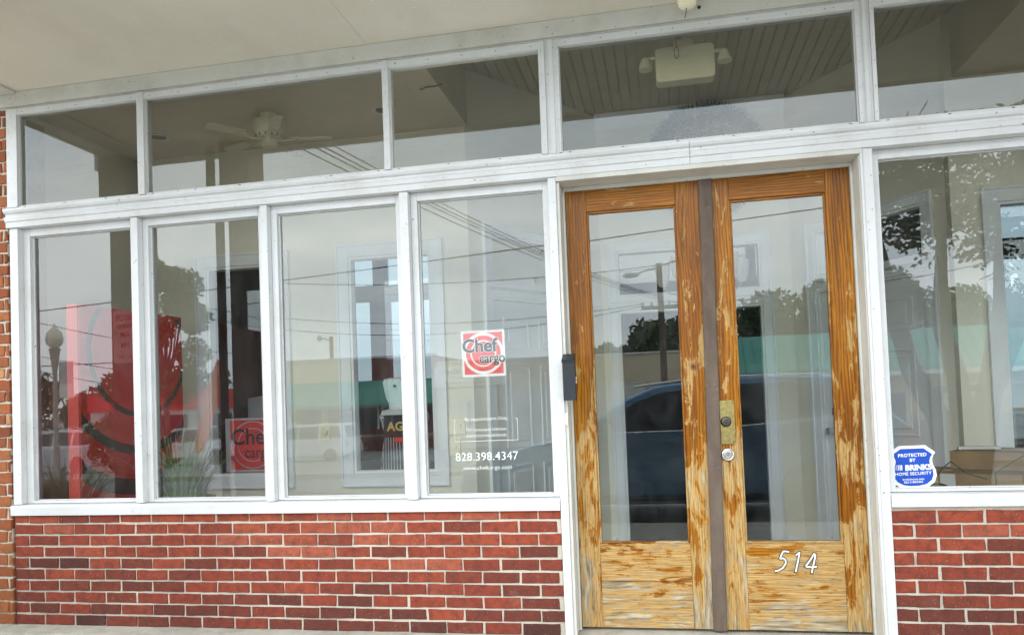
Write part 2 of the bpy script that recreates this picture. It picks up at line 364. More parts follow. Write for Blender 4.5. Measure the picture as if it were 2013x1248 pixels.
def disc(mb, c, r0, r1, ux, uz, n=48, clip=None, a0=0, a1=2*pi):
    ux = Vector(ux); uz = Vector(uz); c = Vector(c)
    for k in range(n):
        A = a0+(a1-a0)*k/n; B = a0+(a1-a0)*(k+1)/n
        q = [(r0*cos(A), r0*sin(A)), (r1*cos(A), r1*sin(A)), (r1*cos(B), r1*sin(B)), (r0*cos(B), r0*sin(B))] if r0 > 0 else [(0,0),(r1*cos(A), r1*sin(A)), (r1*cos(B), r1*sin(B))]
        if clip:
            if not all(clip[0] <= p[0] <= clip[1] and clip[2] <= p[1] <= clip[3] for p in q): 
                q = [(min(max(p[0],clip[0]),clip[1]), min(max(p[1],clip[2]),clip[3])) for p in q]
                ar = 0
                for i in range(len(q)): j = (i+1) % len(q); ar += q[i][0]*q[j][1]-q[j][0]*q[i][1]
                if abs(ar) < 1e-9: continue
        mb.poly([tuple(c + ux*p[0] + uz*p[1]) for p in q])
X3, Z3 = (1,0,0), (0,0,1)

# ------------------------------------------------------------------ ground
def gz(y):
    ks = [(-400,-1.7),(-45,-1.6),(-31,-1.38),(-8,-.2),(-3.42,-.15),(50,-.15)]
    for (a, za), (b, zb) in zip(ks, ks[1:]):
        if a <= y <= b: return za + (zb-za)*(y-a)/(b-a)
    return ks[0][1] if y < ks[0][0] else ks[-1][1]
mb = MB(); ys = [-900,-400,-120,-60,-45,-38,-31,-25,-20,-14,-8,-3.42,40]
for a, b in zip(ys, ys[1:]):
    mb.poly([(-900,a,gz(max(a,-400))),(900,a,gz(max(a,-400))),(900,b,gz(b)),(-900,b,gz(b))])
mb.build('ground', MT['asphalt'], kind='structure')
mb = MB(); mb.box(-30, 30, -3.4, 9.0, -.4, 0.0); mb.build('sidewalk', MT['concrete'], kind='structure', bevel=.015)
mb = MB(); 
for a, b in ((-14.4,-13.0),):
    mb.prism([(a, gz(a)+.10),(b, gz(b)+.12),(b, gz(b)-.1),(a, gz(a)-.1)], -60, 60, 'x')
mb.build('far_sidewalk', MT['concrete'], kind='structure')
mb = MB()
for y0 in (-8.2, -8.5): mb.poly([(-60,y0,gz(y0)+.004),(60,y0,gz(y0)+.004),(60,y0+.1,gz(y0+.1)+.004),(-60,y0+.1,gz(y0+.1)+.004)])
mb.build('road_marking', plain('yellow_road_paint', (.55,.38,.06), .8), kind='structure')

# ------------------------------------------------------------------ the storefront
B = thing('storefront_building', 'brick and white-trimmed shopfront with weathered wooden double door under a flat porch ceiling', 'shopfront')
def bricks(mb, mo, x0, x1, z0, z1, yf, pitch=.2035, row=.0655, joint=.0106, dark_low=True, off=0, jit=.0022, side=False):
    nrow = int(math.ceil((z1-z0)/row))
    for i in range(nrow):
        za = z0 + i*row; zb = min(za + row-joint, z1)
        if zb-za < .012: continue
        x = x0 - (pitch*.5 if (i+off) % 2 else 0)
        while x < x1:
            a = max(x, x0); b = min(x+pitch-joint+random.uniform(-.003,.003), x1)
            if b-a > .02:
                t = (i+.5)/nrow
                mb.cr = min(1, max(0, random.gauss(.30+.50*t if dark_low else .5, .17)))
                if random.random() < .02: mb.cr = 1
                j = lambda: random.uniform(-jit, jit)
                y = yf + random.uniform(-.0025,.0025); e = .0035
                P = [(a+j(),za+j()),(b+j(),za+j()),(b+j(),zb+j()),(a+j(),zb+j())]
                # extra midpoints give ragged arrises
                Q = []
                for q in range(4):
                    p0, p1 = P[q], P[(q+1)%4]; Q.append(p0)
                    n = 5 if q % 2 == 0 else 2
                    for s_ in range(1, n): 
                        f = s_/n; Q.append((p0[0]+(p1[0]-p0[0])*f+random.uniform(-jit,jit)*.7, p0[1]+(p1[1]-p0[1])*f+random.uniform(-jit,jit)*.7))
                cx, cz = (a+b)/2, (za+zb)/2; n = len(mb.v); k = len(Q)
                ins = lambda p: (p[0]+(e if p[0] < cx else -e), p[1]+(e if p[1] < cz else -e))
                mb.v += [(ins(p)[0], y, ins(p)[1]) for p in Q] + [(p[0], y+e*.9, p[1]) for p in Q] + [(p[0], y+.03, p[1]) for p in Q]
                mb.face([n+q for q in range(k)])
                for q in range(k):
                    r_ = (q+1) % k; mb.face((n+q, n+r_, n+k+r_, n+k+q)); mb.face((n+k+q, n+k+r_, n+2*k+r_, n+2*k+q))
            x += pitch
def brick_part(x0, x1, z0, z1, yf, depth, mat, name, **k):
    mb = MB(); bricks(mb, None, x0, x1, z0, z1, yf, **k)
    mb.cm = 1; mb.box(x0+.002, x1-.002, yf+.007, yf+depth, z0-.005, z1)
    return mb.build(name, [mat, MT['mortar']], B)
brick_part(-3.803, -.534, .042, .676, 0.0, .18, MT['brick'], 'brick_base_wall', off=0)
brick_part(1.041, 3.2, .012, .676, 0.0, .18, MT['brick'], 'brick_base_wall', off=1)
brick_part(-4.75, -3.812, .042, 3.112, -.012, .3, MT['brick_old'], 'brick_pier', dark_low=False, row=.0690, jit=.0045)
brick_part(3.25, 4.4, .012, 3.112, -.012, .3, MT['brick_old'], 'brick_pier', dark_low=False, row=.0690)
mb = MB(); mb.prism([(-.16,-.01),(-.155,.028),(-.14,.036),(.06,.041),(.06,-.01)], -4.75, -.545, 'x'); mb.build('base_ledge', MT['concrete'], B)
mb = MB(); mb.prism([(-.13,-.01),(-.125,.02),(-.11,.026),(.45,.036),(.45,-.01)], -.543, 1.05, 'x'); mb.build('door_threshold', MT['concrete'], B)
# sills
for x0, x1 in ((-3.812,-.5335),(1.0405,3.25)):
    mb = MB(); mb.prism([(-.018,.677),(-.020,.728),(-.014,.737),(.09,.741),(.09,.677)], x0, x1, 'x'); mb.build('window_sill', MT['trim'], B, bevel=.002)
# upright posts and mullions between the big windows
for x0, x1, z0, y0, nm in ((-3.803,-3.746,.741,-.004,'window_post'),(-2.979,-2.934,.741,-.008,'window_mullion'),(-2.162,-2.119,.741,-.008,'window_mullion'),(-1.344,-1.294,.741,-.008,'window_mullion'),
                        (-.532,-.490,.03,-.012,'door_post'),(.994,1.039,.03,-.012,'door_post')):
    mb = MB(); mb.box(x0, x1, y0, .16, z0, 2.390); mb.build(nm, MT['trim'], B, bevel=.003)
# cornice band between windows and transoms, with one butt joint above the door
prof = [(.09,2.391),(-.020,2.391),(-.022,2.423),(-.030,2.427),(-.033,2.448),(-.030,2.453),(-.022,2.456),(-.022,2.470),(-.036,2.476),(-.043,2.488),(-.043,2.502),(.0,2.514),(.09,2.514)]
for x0, x1 in ((-3.812,.1885),(.1900,3.25)):
    mb = MB(); mb.prism(prof, x0, x1, 'x'); mb.build('cornice_band', MT['trim'], B, bevel=.0015)
# big windows: stepped stop frame + pane
def window(x0, x1, left_extra=0):
    mb = MB(); mb.ring(x0+.001, x1-.001, .742, 2.390, .036+left_extra, .034, .046, .014, .036, .088)
    mb.ring(x0+.037+left_extra, x1-.035, .756, 2.344, .006, .006, .006, .006, .060, .082)
    f = mb.build('window_frame', MT['trim'], B, bevel=.0025)
    p = MB(); p.poly([(x0+.03,.070,.75),(x1-.03,.070,.75),(x1-.03,.070,2.35),(x0+.03,.070,2.35)])
    g = p.build('glass_pane', MT['glass'], f); return f
W1 = window(-3.746,-2.979,.01); W2 = window(-2.934,-2.162); W3 = window(-2.119,-1.344); W4 = window(-1.294,-.532); W5 = window(1.039,3.24)
# transoms
def transom(x0, x1, name='transom_window'):
    mb = MB(); mb.box(x0-.0, x1+.0, -.014, .05, 3.071, 3.108)
    mb.box(x0, x1, -.004, .05, 2.5145, 2.524); mb.box(x0, x0+.004, .001, .05, 2.5242, 3.0708); mb.box(x1-.004, x1, .001, .05, 2.5242, 3.0708)
    n = int((x1-x0)/.09); mb.cm = 1
    for k in range(n):   # screw heads along the top strip and black putty clips along the bottom
        cx = x0+.04+(x1-x0-.08)*k/max(1, n-1)
        if k % 2 == 0: mb.lathe([(.0028,-.0155),(.0028,-.013)], (cx,0,3.088), 'y', 8)
        if k % 3 == 0: mb.box(cx-.006, cx+.006, -.0065, -.0038, 2.515, 2.5185)
    f = mb.build(name, [MT['trim'], MT['darkmetal']], B)
    p = MB(); p.poly([(x0,.016,2.52),(x1,.016,2.52),(x1,.016,3.075),(x0,.016,3.075)]); p.build('glass_pane', MT['glass_t'], f)
    return f
for a, b in ((-3.731,-2.914),(-2.871,-1.414),(-1.379,-.554),(-.450,.991),(1.079,3.24)): transom(a, b)
for x0, x1, y0 in ((-3.803,-3.731,-.016),(-2.9135,-2.8715,-.020),(-1.4135,-1.3795,-.020),(-.5535,-.523,-.016),(-.462,-.4505,-.016),(.9915,1.012,-.016),(1.060,1.0785,-.016)):
    mb = MB(); mb.box(x0, x1, y0, .06, 2.5145, 3.1085)
    mb.cm = 1
    for k in range(5): mb.lathe([(.003,y0-.0015),(.003,y0+.001)], ((x0+x1)/2,0,2.56+k*.125), 'y', 8)
    mb.build('transom_bar', [MT['trim'], MT['galv']], B)
for x0, x1 in ((-.5225,-.4625),(1.0125,1.0595)):
    mb = MB(); mb.box(x0, x1, -.006, .06, 2.5145, 3.112); w_ = (x1-x0)
    mb.box(x0+w_*.28, x0+w_*.72, -.0105, -.0062, 2.5145, 3.112); mb.build('transom_post', MT['trim'], B, bevel=.0015)
# porch: ceiling sheet, wall trim board, outer fascia
mb = MB()
for a, b in ((-4.03,-1.4925),(-1.4905,.95),(.952,3.4),(3.402,5.6)): mb.box(a, b, -1.33, -.002, 3.21, 3.235)
mb.box(-4.03, 5.6, -1.33, .3, 3.2355, 3.40)
mb.cm = 1
for sx_ in (-1.53,-1.455,.91,.99):
    for k in range(8): mb.lathe([(.0035,3.2085),(.0035,3.2105)], (sx_+random.uniform(-.004,.004),-.08-k*.16,0), 'z', 6)
porch = mb.build('porch_ceiling', [MT['ceil'], MT['trim_old']], B)
mb = MB(); mb.box(-4.0295, 5.6, -.024, .1, 3.122, 3.209); mb.box(-4.0295, 5.6, -.008, .1, 3.1125, 3.1215); mb.build('wall_trim_board', MT['trim_old'], B, bevel=.002)
mb = MB(); mb.box(-4.34, 5.6, -1.372, -1.331, 3.19, 3.55); mb.box(-4.072, -4.031, -1.3305, -.01, 3.19, 3.42); mb.build('porch_fascia', MT['trim_old'], B, bevel=.003)
mb = MB(); mb.box(-4.028, -3.72, -1.325, -.03, 3.196, 3.2095); mb.build('ceiling_border_board', MT['trim_old'], B)
# upper wall above the porch and side returns
brick_part(-4.75, 4.4, 3.41, 4.6, -.012, .3, MT['brick'], 'upper_brick_wall', dark_low=False)
# door frame
mb = MB()
mb.box(-.4895, .9935, -.018, .30, 2.3665, 2.3905)                       # head soffit
mb.box(-.4895, -.474, .0, .30, .036, 2.366); mb.box(.978, .9935, .0, .30, .036, 2.366)
mb.box(-.4735, .9775, .118, .138, 2.3465, 2.366)
mb.box(-.4735, -.462, .112, .138, .036, 2.346); mb.box(.9655, .9775, .112, .138, .036, 2.346)
mb.build('door_frame', MT['trim_old'], B, bevel=.002)
mb = MB(); mb.box(.9815,.9925,-.0175,-.002,.036,2.366); mb.build('door_frame_bead', MT['trim'], B)

def door_leaf(x0, x1, gx0, gx1, split, name):
    """stiles, rails, glazing mould; glass opening gx0..gx1 x .480..2.232"""
    y0, y1 = .140, .184; zt = 2.348; zb = .046; gb, gt = .480, 2.232
    mb = MB(); mb.cm = 0
    mb.box(x0, gx0, y0, y1, zb, zt); mb.cm = 2; mb.box(gx1, x1, y0, y1, zb, zt)
    mb.cm = 1; mb.box(gx0+.0006, gx1-.0006, y0+.0015, y1, gt, zt)
    if split:
        mb.box(gx0+.0006, gx1-.0006, y0+.0025, y1, .286, gb); mb.box(gx0+.0006, gx1-.0006, y0+.0015, y1, zb, .283)
    else: mb.box(gx0+.0006, gx1-.0006, y0+.002, y1, zb, gb)
    for (a, b, c, d) in ((gx0,gx0+.011,gb,gt),(gx1-.011,gx1,gb,gt)): mb.cm = 2; mb.box(a+.0003, b, y0+.009, y1-.003, c+.0003, d-.0003)
    mb.cm = 1; mb.box(gx0+.0115, gx1-.0115, y0+.009, y1-.003, gt-.011, gt-.0003); mb.box(gx0+.0115, gx1-.0115, y0+.009, y1-.003, gb+.0003, gb+.009)
    f = mb.build(name, [MT['wood_v'], MT['wood_h'], MT['wood_v2']], B, bevel=.002)
    p = MB(); p.poly([(gx0+.005,.160,gb+.003),(gx1-.005,.160,gb+.003),(gx1-.005,.160,gt-.003),(gx0+.005,.160,gt-.003)]); p.build('glass_pane', MT['glass'], f)
    return f
D1 = door_leaf(-.4605, .2345, -.352, .113, True, 'door'); D1['label'] = 'left door leaf with split worn kick panel'
# right leaf: the worn stile is on the left
def mirror_leaf():
    y0, y1 = .140, .184; x0, x1, gx0, gx1 = .2365, .9645, .383, .852; zt = 2.348; zb = .046; gb, gt = .480, 2.232
    mb = MB(); mb.cm = 2; mb.box(x0, gx0, y0, y1, zb, zt); mb.cm = 0; mb.box(gx1, x1, y0, y1, zb, zt)
    mb.cm = 1; mb.box(gx0+.0006, gx1-.0006, y0+.0015, y1, gt, zt); mb.box(gx0+.0006, gx1-.0006, y0+.002, y1, zb, gb)
    for (a, b, c, d) in ((gx0,gx0+.011,gb,gt),(gx1-.011,gx1,gb,gt)): mb.cm = 2; mb.box(a+.0003, b, y0+.009, y1-.003, c+.0003, d-.0003)
    mb.cm = 1; mb.box(gx0+.0115, gx1-.0115, y0+.009, y1-.003, gt-.011, gt-.0003); mb.box(gx0+.0115, gx1-.0115, y0+.009, y1-.003, gb+.0003, gb+.009)
    f = mb.build('door', [MT['wood_v'], MT['wood_h'], MT['wood_v2']], B, bevel=.002, label='right door leaf carrying the number 514 and the locks')
    p = MB(); p.poly([(gx0+.005,.160,gb+.003),(gx1-.005,.160,gb+.003),(gx1-.005,.160,gt-.003),(gx0+.005,.160,gt-.003)]); p.build('glass_pane', MT['glass'], f)
    return f
D2 = mirror_leaf()
# astragal, a little out of plumb
mb = MB(); n = 26
for k in range(n):
    za = .046+(2.346-.046)*k/n; zb_ = .046+(2.346-.046)*(k+1)/n
cols = []
for k in range(n+1):
    z = .046+2.300*k/n; cx = .2400+.0265*k/n + random.uniform(-.0006,.0006); hw = .0335
    cols.append([(cx-hw,.1385,z),(cx-hw,.120,z),(cx-hw+.004,.1165,z),(cx+hw-.004,.1165,z),(cx+hw,.120,z),(cx+hw,.1385,z)])
for r_ in cols: mb.v += r_
for k in range(n):
    for q in range(5): a = k*6+q; mb.face((a, a+1, a+7, a+6))
mb.face((0,1,2,3,4,5)); mb.face([n*6+q for q in (5,4,3,2,1,0)])
mb.build('astragal', MT['astragal'], B)
# locks on the right leaf
mb = MB(); 
def rrect(x0,x1,z0,z1,r,n=5):
    pts = []
    for cx, cz, a in ((x1-r,z1-r,0),(x0+r,z1-r,90),(x0+r,z0+r,180),(x1-r,z0+r,270)):
        for k in range(n+1): t = R(a+90*k/n); pts.append((cx+r*cos(t), cz+r*sin(t)))
    return pts
mb.prism(rrect(.2885,.3585,.984,1.206,.007), .1345, .1395, 'y')
mb.cm = 1; 
for c in ((.349,1.196),(.349,.994)): mb.lathe([(.0032,.1335),(.0032,.136)], (c[0],0,c[1]), 'y', 10)
mb.cm = 2; cx, cz = .3155, 1.098
mb.lathe([(.027,.1344),(.0265,.128),(.024,.122),(.0195,.117),(.0165,.1165),(.0155,.119),(.001,.119)], (cx,0,cz), 'y', 32)
mb.cm = 1; mb.box(cx-.0012, cx+.0012, .1182, .1188, cz-.009, cz-.001); mb.lathe([(.0045,.1186),(.0045,.1190)], (cx,0,cz-.006), 'y', 12)
mb.build('lock_plate', [MT['brass'], MT['ink'], MT['darkmetal']], D2, smooth=True)
mb = MB(); cx, cz = .3175, .930
mb.lathe([(.0335,.1395),(.0335,.133),(.030,.126),(.0265,.1245),(.0225,.127),(.0205,.1235),(.0165,.1225),(.0100,.1235),(.0085,.1215),(.001,.1213)], (cx,0,cz), 'y', 36)
mb.cm = 1; mb.box(cx-.001, cx+.001, .1206, .1212, cz-.006, cz+.006)
mb.build('deadbolt', [MT['steel'], MT['ink']], D2, smooth=True)
# numerals 514: black edge behind, white face in front
edge = MB(); face = MB()
sh = (1,0,-.02)
def stroke(mb, pts, w, y, x0, z0, s):
    P = [Vector((x0+(p[0]+.22*p[1])*s, y, z0+p[1]*s)) for p in pts]
    L_, R_ = [], []
    for i, p in enumerate(P):
        t = (P[min(i+1,len(P)-1)]-P[max(i-1,0)]).normalized(); nrm = Vector((-t.z,0,t.x))
        ww = w[i] if isinstance(w, list) else w
        L_.append(p+nrm*ww*s); R_.append(p-nrm*ww*s)
    for i in range(len(P)-1): mb.poly([L_[i],L_[i+1],R_[i+1],R_[i]])
NUM = {'5': [[(.52,.97),(.40,1.0),(.22,1.0)],[(.22,1.0),(.17,.80),(.13,.60)],[(.13,.60),(.28,.66),(.42,.56),(.46,.38),(.36,.16),(.16,.03),(.0,.0)]],
       '1': [[(.10,.84),(.20,.92),(.26,1.0)],[(.26,1.0),(.26,.5),(.24,.0)]],
       '4': [[(.34,1.0),(.20,.66),(.02,.32)],[(.02,.32),(.3,.30),(.58,.32)],[(.40,.96),(.40,.5),(.38,.0)]]}
ext = lambda a, b: (a[0]+(a[0]-b[0])*.1, a[1]+(a[1]-b[1])*.1)
for ch_, x0, z0 in (('5',.519,.343),('1',.594,.339),('4',.656,.334)):
    edge = MB(); face = MB()
    for st in NUM[ch_]:
        stroke(edge, [ext(st[0],st[1])]+st[1:-1]+[ext(st[-1],st[-2])], .074, .1395, x0, z0, .098)
        stroke(face, st, .038, .1375, x0, z0, .098)
    nb = len(edge.v); edge.cm = 0
    face.cm = 1; n0 = len(face.v); face.add(edge.v, edge.f)
    ob = face.build('numeral', [MT['white'], MT['ink']], D2, label='white numeral '+ch_+' with a black edge'); s_ = ob.modifiers.new('s','SOLIDIFY'); s_.thickness = .0012
# doorbell and small hole on the left jamb
mb = MB(); mb.box(-.4885,-.4755,-.0165,-.0005,1.112,1.172); mb.cm = 1; mb.lathe([(.0045,-.018),(.004,-.0165)],(-.482,0,1.148),'y',12)
mb.build('doorbell', [MT['paper'], MT['offwhite']], B)

# --- window graphics on the inside of the glass
# square sticker on window 4
yS = .0735; sx, sz = -.9265, 1.504; hs = .1195; a = R(1.2)
ux = Vector((cos(a),0,sin(a)*0+.004)); uz = Vector((-.012,0,1))
st = MB()
def sq(mb, h, y): mb.poly([tuple(Vector((sx,y,sz))+ux*i*h+uz*j*h*1.04) for i, j in ((-1,-1),(1,-1),(1,1),(-1,1))])
st.cm = 0; sq(st, hs, yS)
st.cm = 1; sq(st, hs*.895, yS-.0004)
cl = (-hs*.895, hs*.895, -hs*.93, hs*.93)
st.cm = 0; disc(st, (sx,yS-.0008,sz), hs*.80, hs*.93, ux, uz, 64, cl)
disc(st, (sx,yS-.0008,sz), hs*.53, hs*.60, ux, uz, 64, cl)
st.cm = 0; put_text(st, 'Chef', .098, Vector((sx,yS-.0012,sz+.010))+ux*-.020, ux, uz, bold=.0052); put_text(st, 'cargo', .074, Vector((sx,yS-.0012,sz-.050))+ux*.048, ux, uz, bold=.0040, xs=.86)
st.cm = 2; put_text(st, 'Chef', .098, Vector((sx,yS-.0016,sz+.010))+ux*-.020, ux, uz, bold=.0026); put_text(st, 'cargo', .074, Vector((sx,yS-.0016,sz-.050))+ux*.048, ux, uz, bold=.0012, xs=.86)
st.build('logo_sticker', [MT['white'], MT['red'], MT['ink']], W4)
tx = MB(); yT = .0680
uxt = Vector((1,0,.006))
for body, sz_, x, z in (('By Appointment Only',.0255,-.925,1.147),('The boutique kitchen',.0255,-.928,1.091),('appliance experience.',.0255,-.926,1.060),('828.398.4347',.0620,-.928,.935),('www.chefcargo.com',.0315,-.925,.886)):
    put_text(tx, body, sz_, (x,yT,z), uxt, Z3, spacing=1.03 if sz_ < .06 else 1.02, bold=-.0003)
for (x0,z0,x1,z1) in ((-1.098,1.037,-1.098,1.152),(-.754,1.039,-.754,1.152),(-1.098,1.037,-.754,1.039)):
    tx.tube([(x0,yT,z0),(x1,yT,z1)], .0012, 4)
tx.box(-1.098,-1.088,yT-.0006,yT+.0006,1.150,1.1525); tx.box(-.764,-.754,yT-.0006,yT+.0006,1.1505,1.153)
tx.build('window_lettering', MT['white'], W4)
# shield sticker on window 5
sh_ = MB(); cx, cz = 1.165, .854
SH = [(-.058,.103),(.060,.105),(.103,.070),(.092,.055),(.086,.035),(.090,.012),(.101,-.012),(.104,-.040),(.094,-.070),(.066,-.092),(.030,-.101),(-.010,-.103),(-.050,-.098),(-.080,-.082),(-.098,-.058),(-.104,-.030),(-.098,-.006),(-.090,.015),(-.086,.035),(-.092,.055),(-.106,.070)]
def shp(k, y, mb):
    c = Vector((cx,y,cz)); n = len(SH)
    for i in range(n):
        p, q = SH[i], SH[(i+1) % n]; mb.poly([c, c+Vector((p[0]*k,0,p[1]*k)), c+Vector((q[0]*k,0,q[1]*k))])
sh_.cm = 0; shp(1.0, .0690, sh_); sh_.cm = 1; shp(.865, .0685, sh_); sh_.cm = 0
for body, s_, z, x, bo, sp_ in (('PROTECTED',.0215,.052,0,.0006,1.08),('BY',.0215,.028,0,.0006,1.05),('BRINKS',.036,-.012,.024,.0016,.98),('HOME SECURITY',.0205,-.036,0,.0003,1.06),('brinkshome.com',.0135,-.060,0,.0002,1.05),('833-3-BRINKS',.0135,-.074,0,.0002,1.05)):
    put_text(sh_, body, s_, (cx+x,.0680,cz+z), (1,0,.03), Z3, bold=bo, spacing=sp_)
for k in range(5):
    x = cx-.079+k*.0068; sh_.box(x, x+.0012+.0009*k, .0678, .0681, cz-.013, cz+.0125)
sh_.build('shield_sticker', [MT['white'], MT['blue']], W5)

# ------------------------------------------------------------------ interior shell
HC = 3.58; HB = 3.17
def walled(name, pts, z0, z1, th=.08, openings=(), mat=None, label=None):
    """wall along pts[0]->pts[1] with rectangular openings (t0,t1,za,zb) in metres along it"""
    (ax, ay), (bx, by) = pts; d = Vector((bx-ax, by-ay, 0)); Ln = d.length; d.normalize(); nrm = Vector((-d.y, d.x, 0))
    mb = MB()
    def slab(t0, t1, za, zb):
        if t1-t0 < 1e-4 or zb-za < 1e-4: return
        q = [Vector((ax,ay,0))+d*t0, Vector((ax,ay,0))+d*t1]
        P = [q[0], q[1], q[1]+nrm*th, q[0]+nrm*th]
        n = len(mb.v)
        mb.v += [(p.x,p.y,za) for p in P] + [(p.x,p.y,zb) for p in P]
        for f in ((0,3,2,1),(4,5,6,7),(0,1,5,4),(1,2,6,5),(2,3,7,6),(3,0,4,7)): mb.face([n+i for i in f])
    ts = sorted({0, Ln, *[o[0] for o in openings], *[o[1] for o in openings]})
    for t0, t1 in zip(ts, ts[1:]):
        cuts = sorted([(o[2], o[3]) for o in openings if o[0] <= t0+1e-6 and o[1] >= t1-1e-6])
        z = z0
        for a, b in cuts: slab(t0, t1, z, a); z = b
        slab(t0, t1, z, z1)
    o = mb.build(name, mat or MT['cream'], B)
    if label: o['label'] = label
    return o
def casing(pts, t0, t1, za, zb, wdt=.08, th=.02, sill=True, name='inner_window', pane=True, off=-.021, mat=None, door=False):
    (ax, ay), (bx, by) = pts; d = Vector((bx-ax, by-ay, 0)).normalized()
    ang = math.atan2(d.y, d.x)
    mb = MB(); mb.ring(t0-wdt, t1+wdt, za-(0 if door else wdt), zb+wdt, wdt, wdt, wdt, 0 if door else wdt, off, -.001)
    mb.ring(t0-.0, t1+.0, za, zb, .018, .018, .018, 0 if door else .018, off+.012, .07)
    mb.ring(t0-wdt-.012, t1+wdt+.012, za-(0 if door else wdt+.012), zb+wdt+.012, .016, .016, .016, 0 if door else .016, off-.010, -.0012)
    m = Matrix.Translation((ax,ay,0)) @ Matrix.Rotation(ang, 4, 'Z'); mb.xform(m)
    f = mb.build(name, mat or MT['inwhite'], B, bevel=.002)
    if pane:
        p = MB(); p.poly([(t0+.01,.05,za+.01),(t1-.01,.05,za+.01),(t1-.01,.05,zb-.01),(t0+.01,.05,zb-.01)]); p.xform(m); p.build('glass_pane', MT['glass_in'], f)
    return f
FL, BL, BR_, FR = (-1.27,1.22), (-.45,2.42), (1.05,2.42), (1.83,1.38)
WY = 1.22
# bay walls facing the street
A0, A1 = (-3.78,WY), (-1.27,WY)
walled('inner_wall', (A0, A1), 0, 3.6, .08, ((.50,1.07,.77,2.31),(1.62,2.23,.77,2.31)))
casing((A0,A1), .50, 1.07, .77, 2.31); casing((A0,A1), 1.62, 2.23, .77, 2.31)
C0, C1 = (1.83,1.30), (4.3,1.30)
walled('inner_wall', (C0, C1), 0, 3.6, .08, ((.26,1.5,.80,2.36),))
casing((C0,C1), .26, 1.5, .80, 2.36)
walled('inner_wall', ((-3.86,.02),(-3.86,1.3)), 0, 3.6, .08)
walled('inner_wall', ((4.38,.02),(4.38,1.3)), 0, 3.6, -.08)
# slanted lobby walls, each with a panelled door below a window
Ll = math.dist(FL, BL); Lr = math.dist(BR_, FR)
walled('lobby_wall', (FL, BL), 0, HC, .08, ((.20,1.08,0,1.99),(.20,1.08,2.08,2.45)))
casing((FL,BL), .20, 1.08, .0, 1.99, name='door_casing', pane=False, wdt=.07, door=True); casing((FL,BL), .20, 1.08, 2.09, 2.44, wdt=.06)
walled('lobby_wall', (BR_, FR), 0, HC, .08, ((.24,1.14,0,1.99),(.24,1.14,2.08,2.45)))
casing((BR_,FR), .24, 1.14, .0, 1.99, name='door_casing', pane=False, wdt=.07, door=True); casing((BR_,FR), .24, 1.14, 2.09, 2.44, wdt=.06)
# lobby back wall, open doorway below a long window
Bk = ((-.45,2.42),(1.05,2.42))
walled('lobby_wall', Bk, 0, HC, .08, ((.13,1.27,0,1.94),(.13,1.27,2.05,2.446)))
casing(Bk, .13, 1.27, 0, 1.94, name='door_casing', pane=False, wdt=.07, door=True); casing(Bk, .13, 1.27, 2.06, 2.436, wdt=.06)
mb = MB(); mb.box(-.45, -.41, 2.400, 2.419, 0, .10)
mb.build('baseboard', MT['inwhite'], B, bevel=.003)
mb = MB(); mb.box(.92, 1.05, 2.400, 2.419, 0, .10); mb.build('baseboard', MT['inwhite'], B, bevel=.003)
mb = MB(); mb.prism([(2.419,3.46),(2.40,3.46),(2.385,3.49),(2.36,3.53),(2.345,3.575),(2.419,3.575)], -.45, 1.05, 'x'); mb.build('crown_moulding', MT['inwhite'], B)
def panel_door(pts, t0, t1, H, knob_t, name='inner_door'):
    (ax, ay), (bx, by) = pts; d = Vector((bx-ax, by-ay, 0)).normalized(); ang = math.atan2(d.y, d.x)
    m = Matrix.Translation((ax,ay,0)) @ Matrix.Rotation(ang, 4, 'Z')
    mb = MB(); mb.box(t0+.02, t1-.02, .018, .055, .02, H)
    Wd = t1-t0-.04; cw = (Wd-.30)/2
    for cx in (t0+.02+.10, t0+.02+.20+cw):
        for za, zb in ((.20,.78),(.90,1.50),(1.62,H-.12)):
            mb.ring(cx, cx+cw, za, zb, .022, .022, .022, .022, .008, .0178)
            mb.box(cx+.05, cx+cw-.05, .009, .0178, za+.05, zb-.05)
    mb.xform(m); f = mb.build(name, MT['inwhite'], B, bevel=.006)
    k = MB(); k.lathe([(.032,.018),(.030,.008),(.012,-.004),(.012,-.022),(.026,-.032),(.030,-.048),(.024,-.062),(.001,-.065)], (knob_t,0,.93), 'y', 24); k.xform(m)
    k.build('knob', MT['steel'], f, smooth=True); return f
panel_door((FL,BL), .20, 1.08, 1.97, 1.00); rd = panel_door((BR_,FR), .24, 1.14, 1.97, .33)
sm = Matrix.Translation((BR_[0],BR_[1],0)) @ Matrix.Rotation(math.atan2(FR[1]-BR_[1], FR[0]-BR_[0]), 4, 'Z')
mb = MB(); mb.poly([(.335+p[0]*.27,.0165,1.07+p[1]*.32) for p in SH]); mb.xform(sm); mb.build('shield_sticker', MT['blue'], rd)
# ceilings, floors
mb = MB(); mb.box(-3.86, -1.27, .09, 1.22, HB, HB+.03); mb.build('bay_ceiling', MT['inceil'], B); mb = MB(); mb.box(1.90, 4.38, .09, 1.30, HB, HB+.03); mb.build('bay_ceiling', MT['inceil'], B)
mb = MB(); mb.box(-1.2695, -1.25, .09, 1.22, HB, HC); mb.build('bay_ceiling_drop', MT['inceil'], B); mb = MB(); mb.box(1.879, 1.8995, .09, 1.30, HB, HC); mb.build('bay_ceiling_drop', MT['inceil'], B)
mb = MB(); x = -1.25
while x < 1.88:
    mb.box(x, x+.062, .09, 2.42, HC, HC+.02); mb.box(x+.0655, x+.0705, .09, 2.42, HC+.002, HC+.02); x += .0745
mb.box(-1.3, 1.95, .09, 2.5, HC+.012, HC+.05); mb.build('beadboard_ceiling', MT['bead'], B)
mb = MB(); mb.box(-1.249, 1.878, .062, .088, 2.3925, 3.62); 
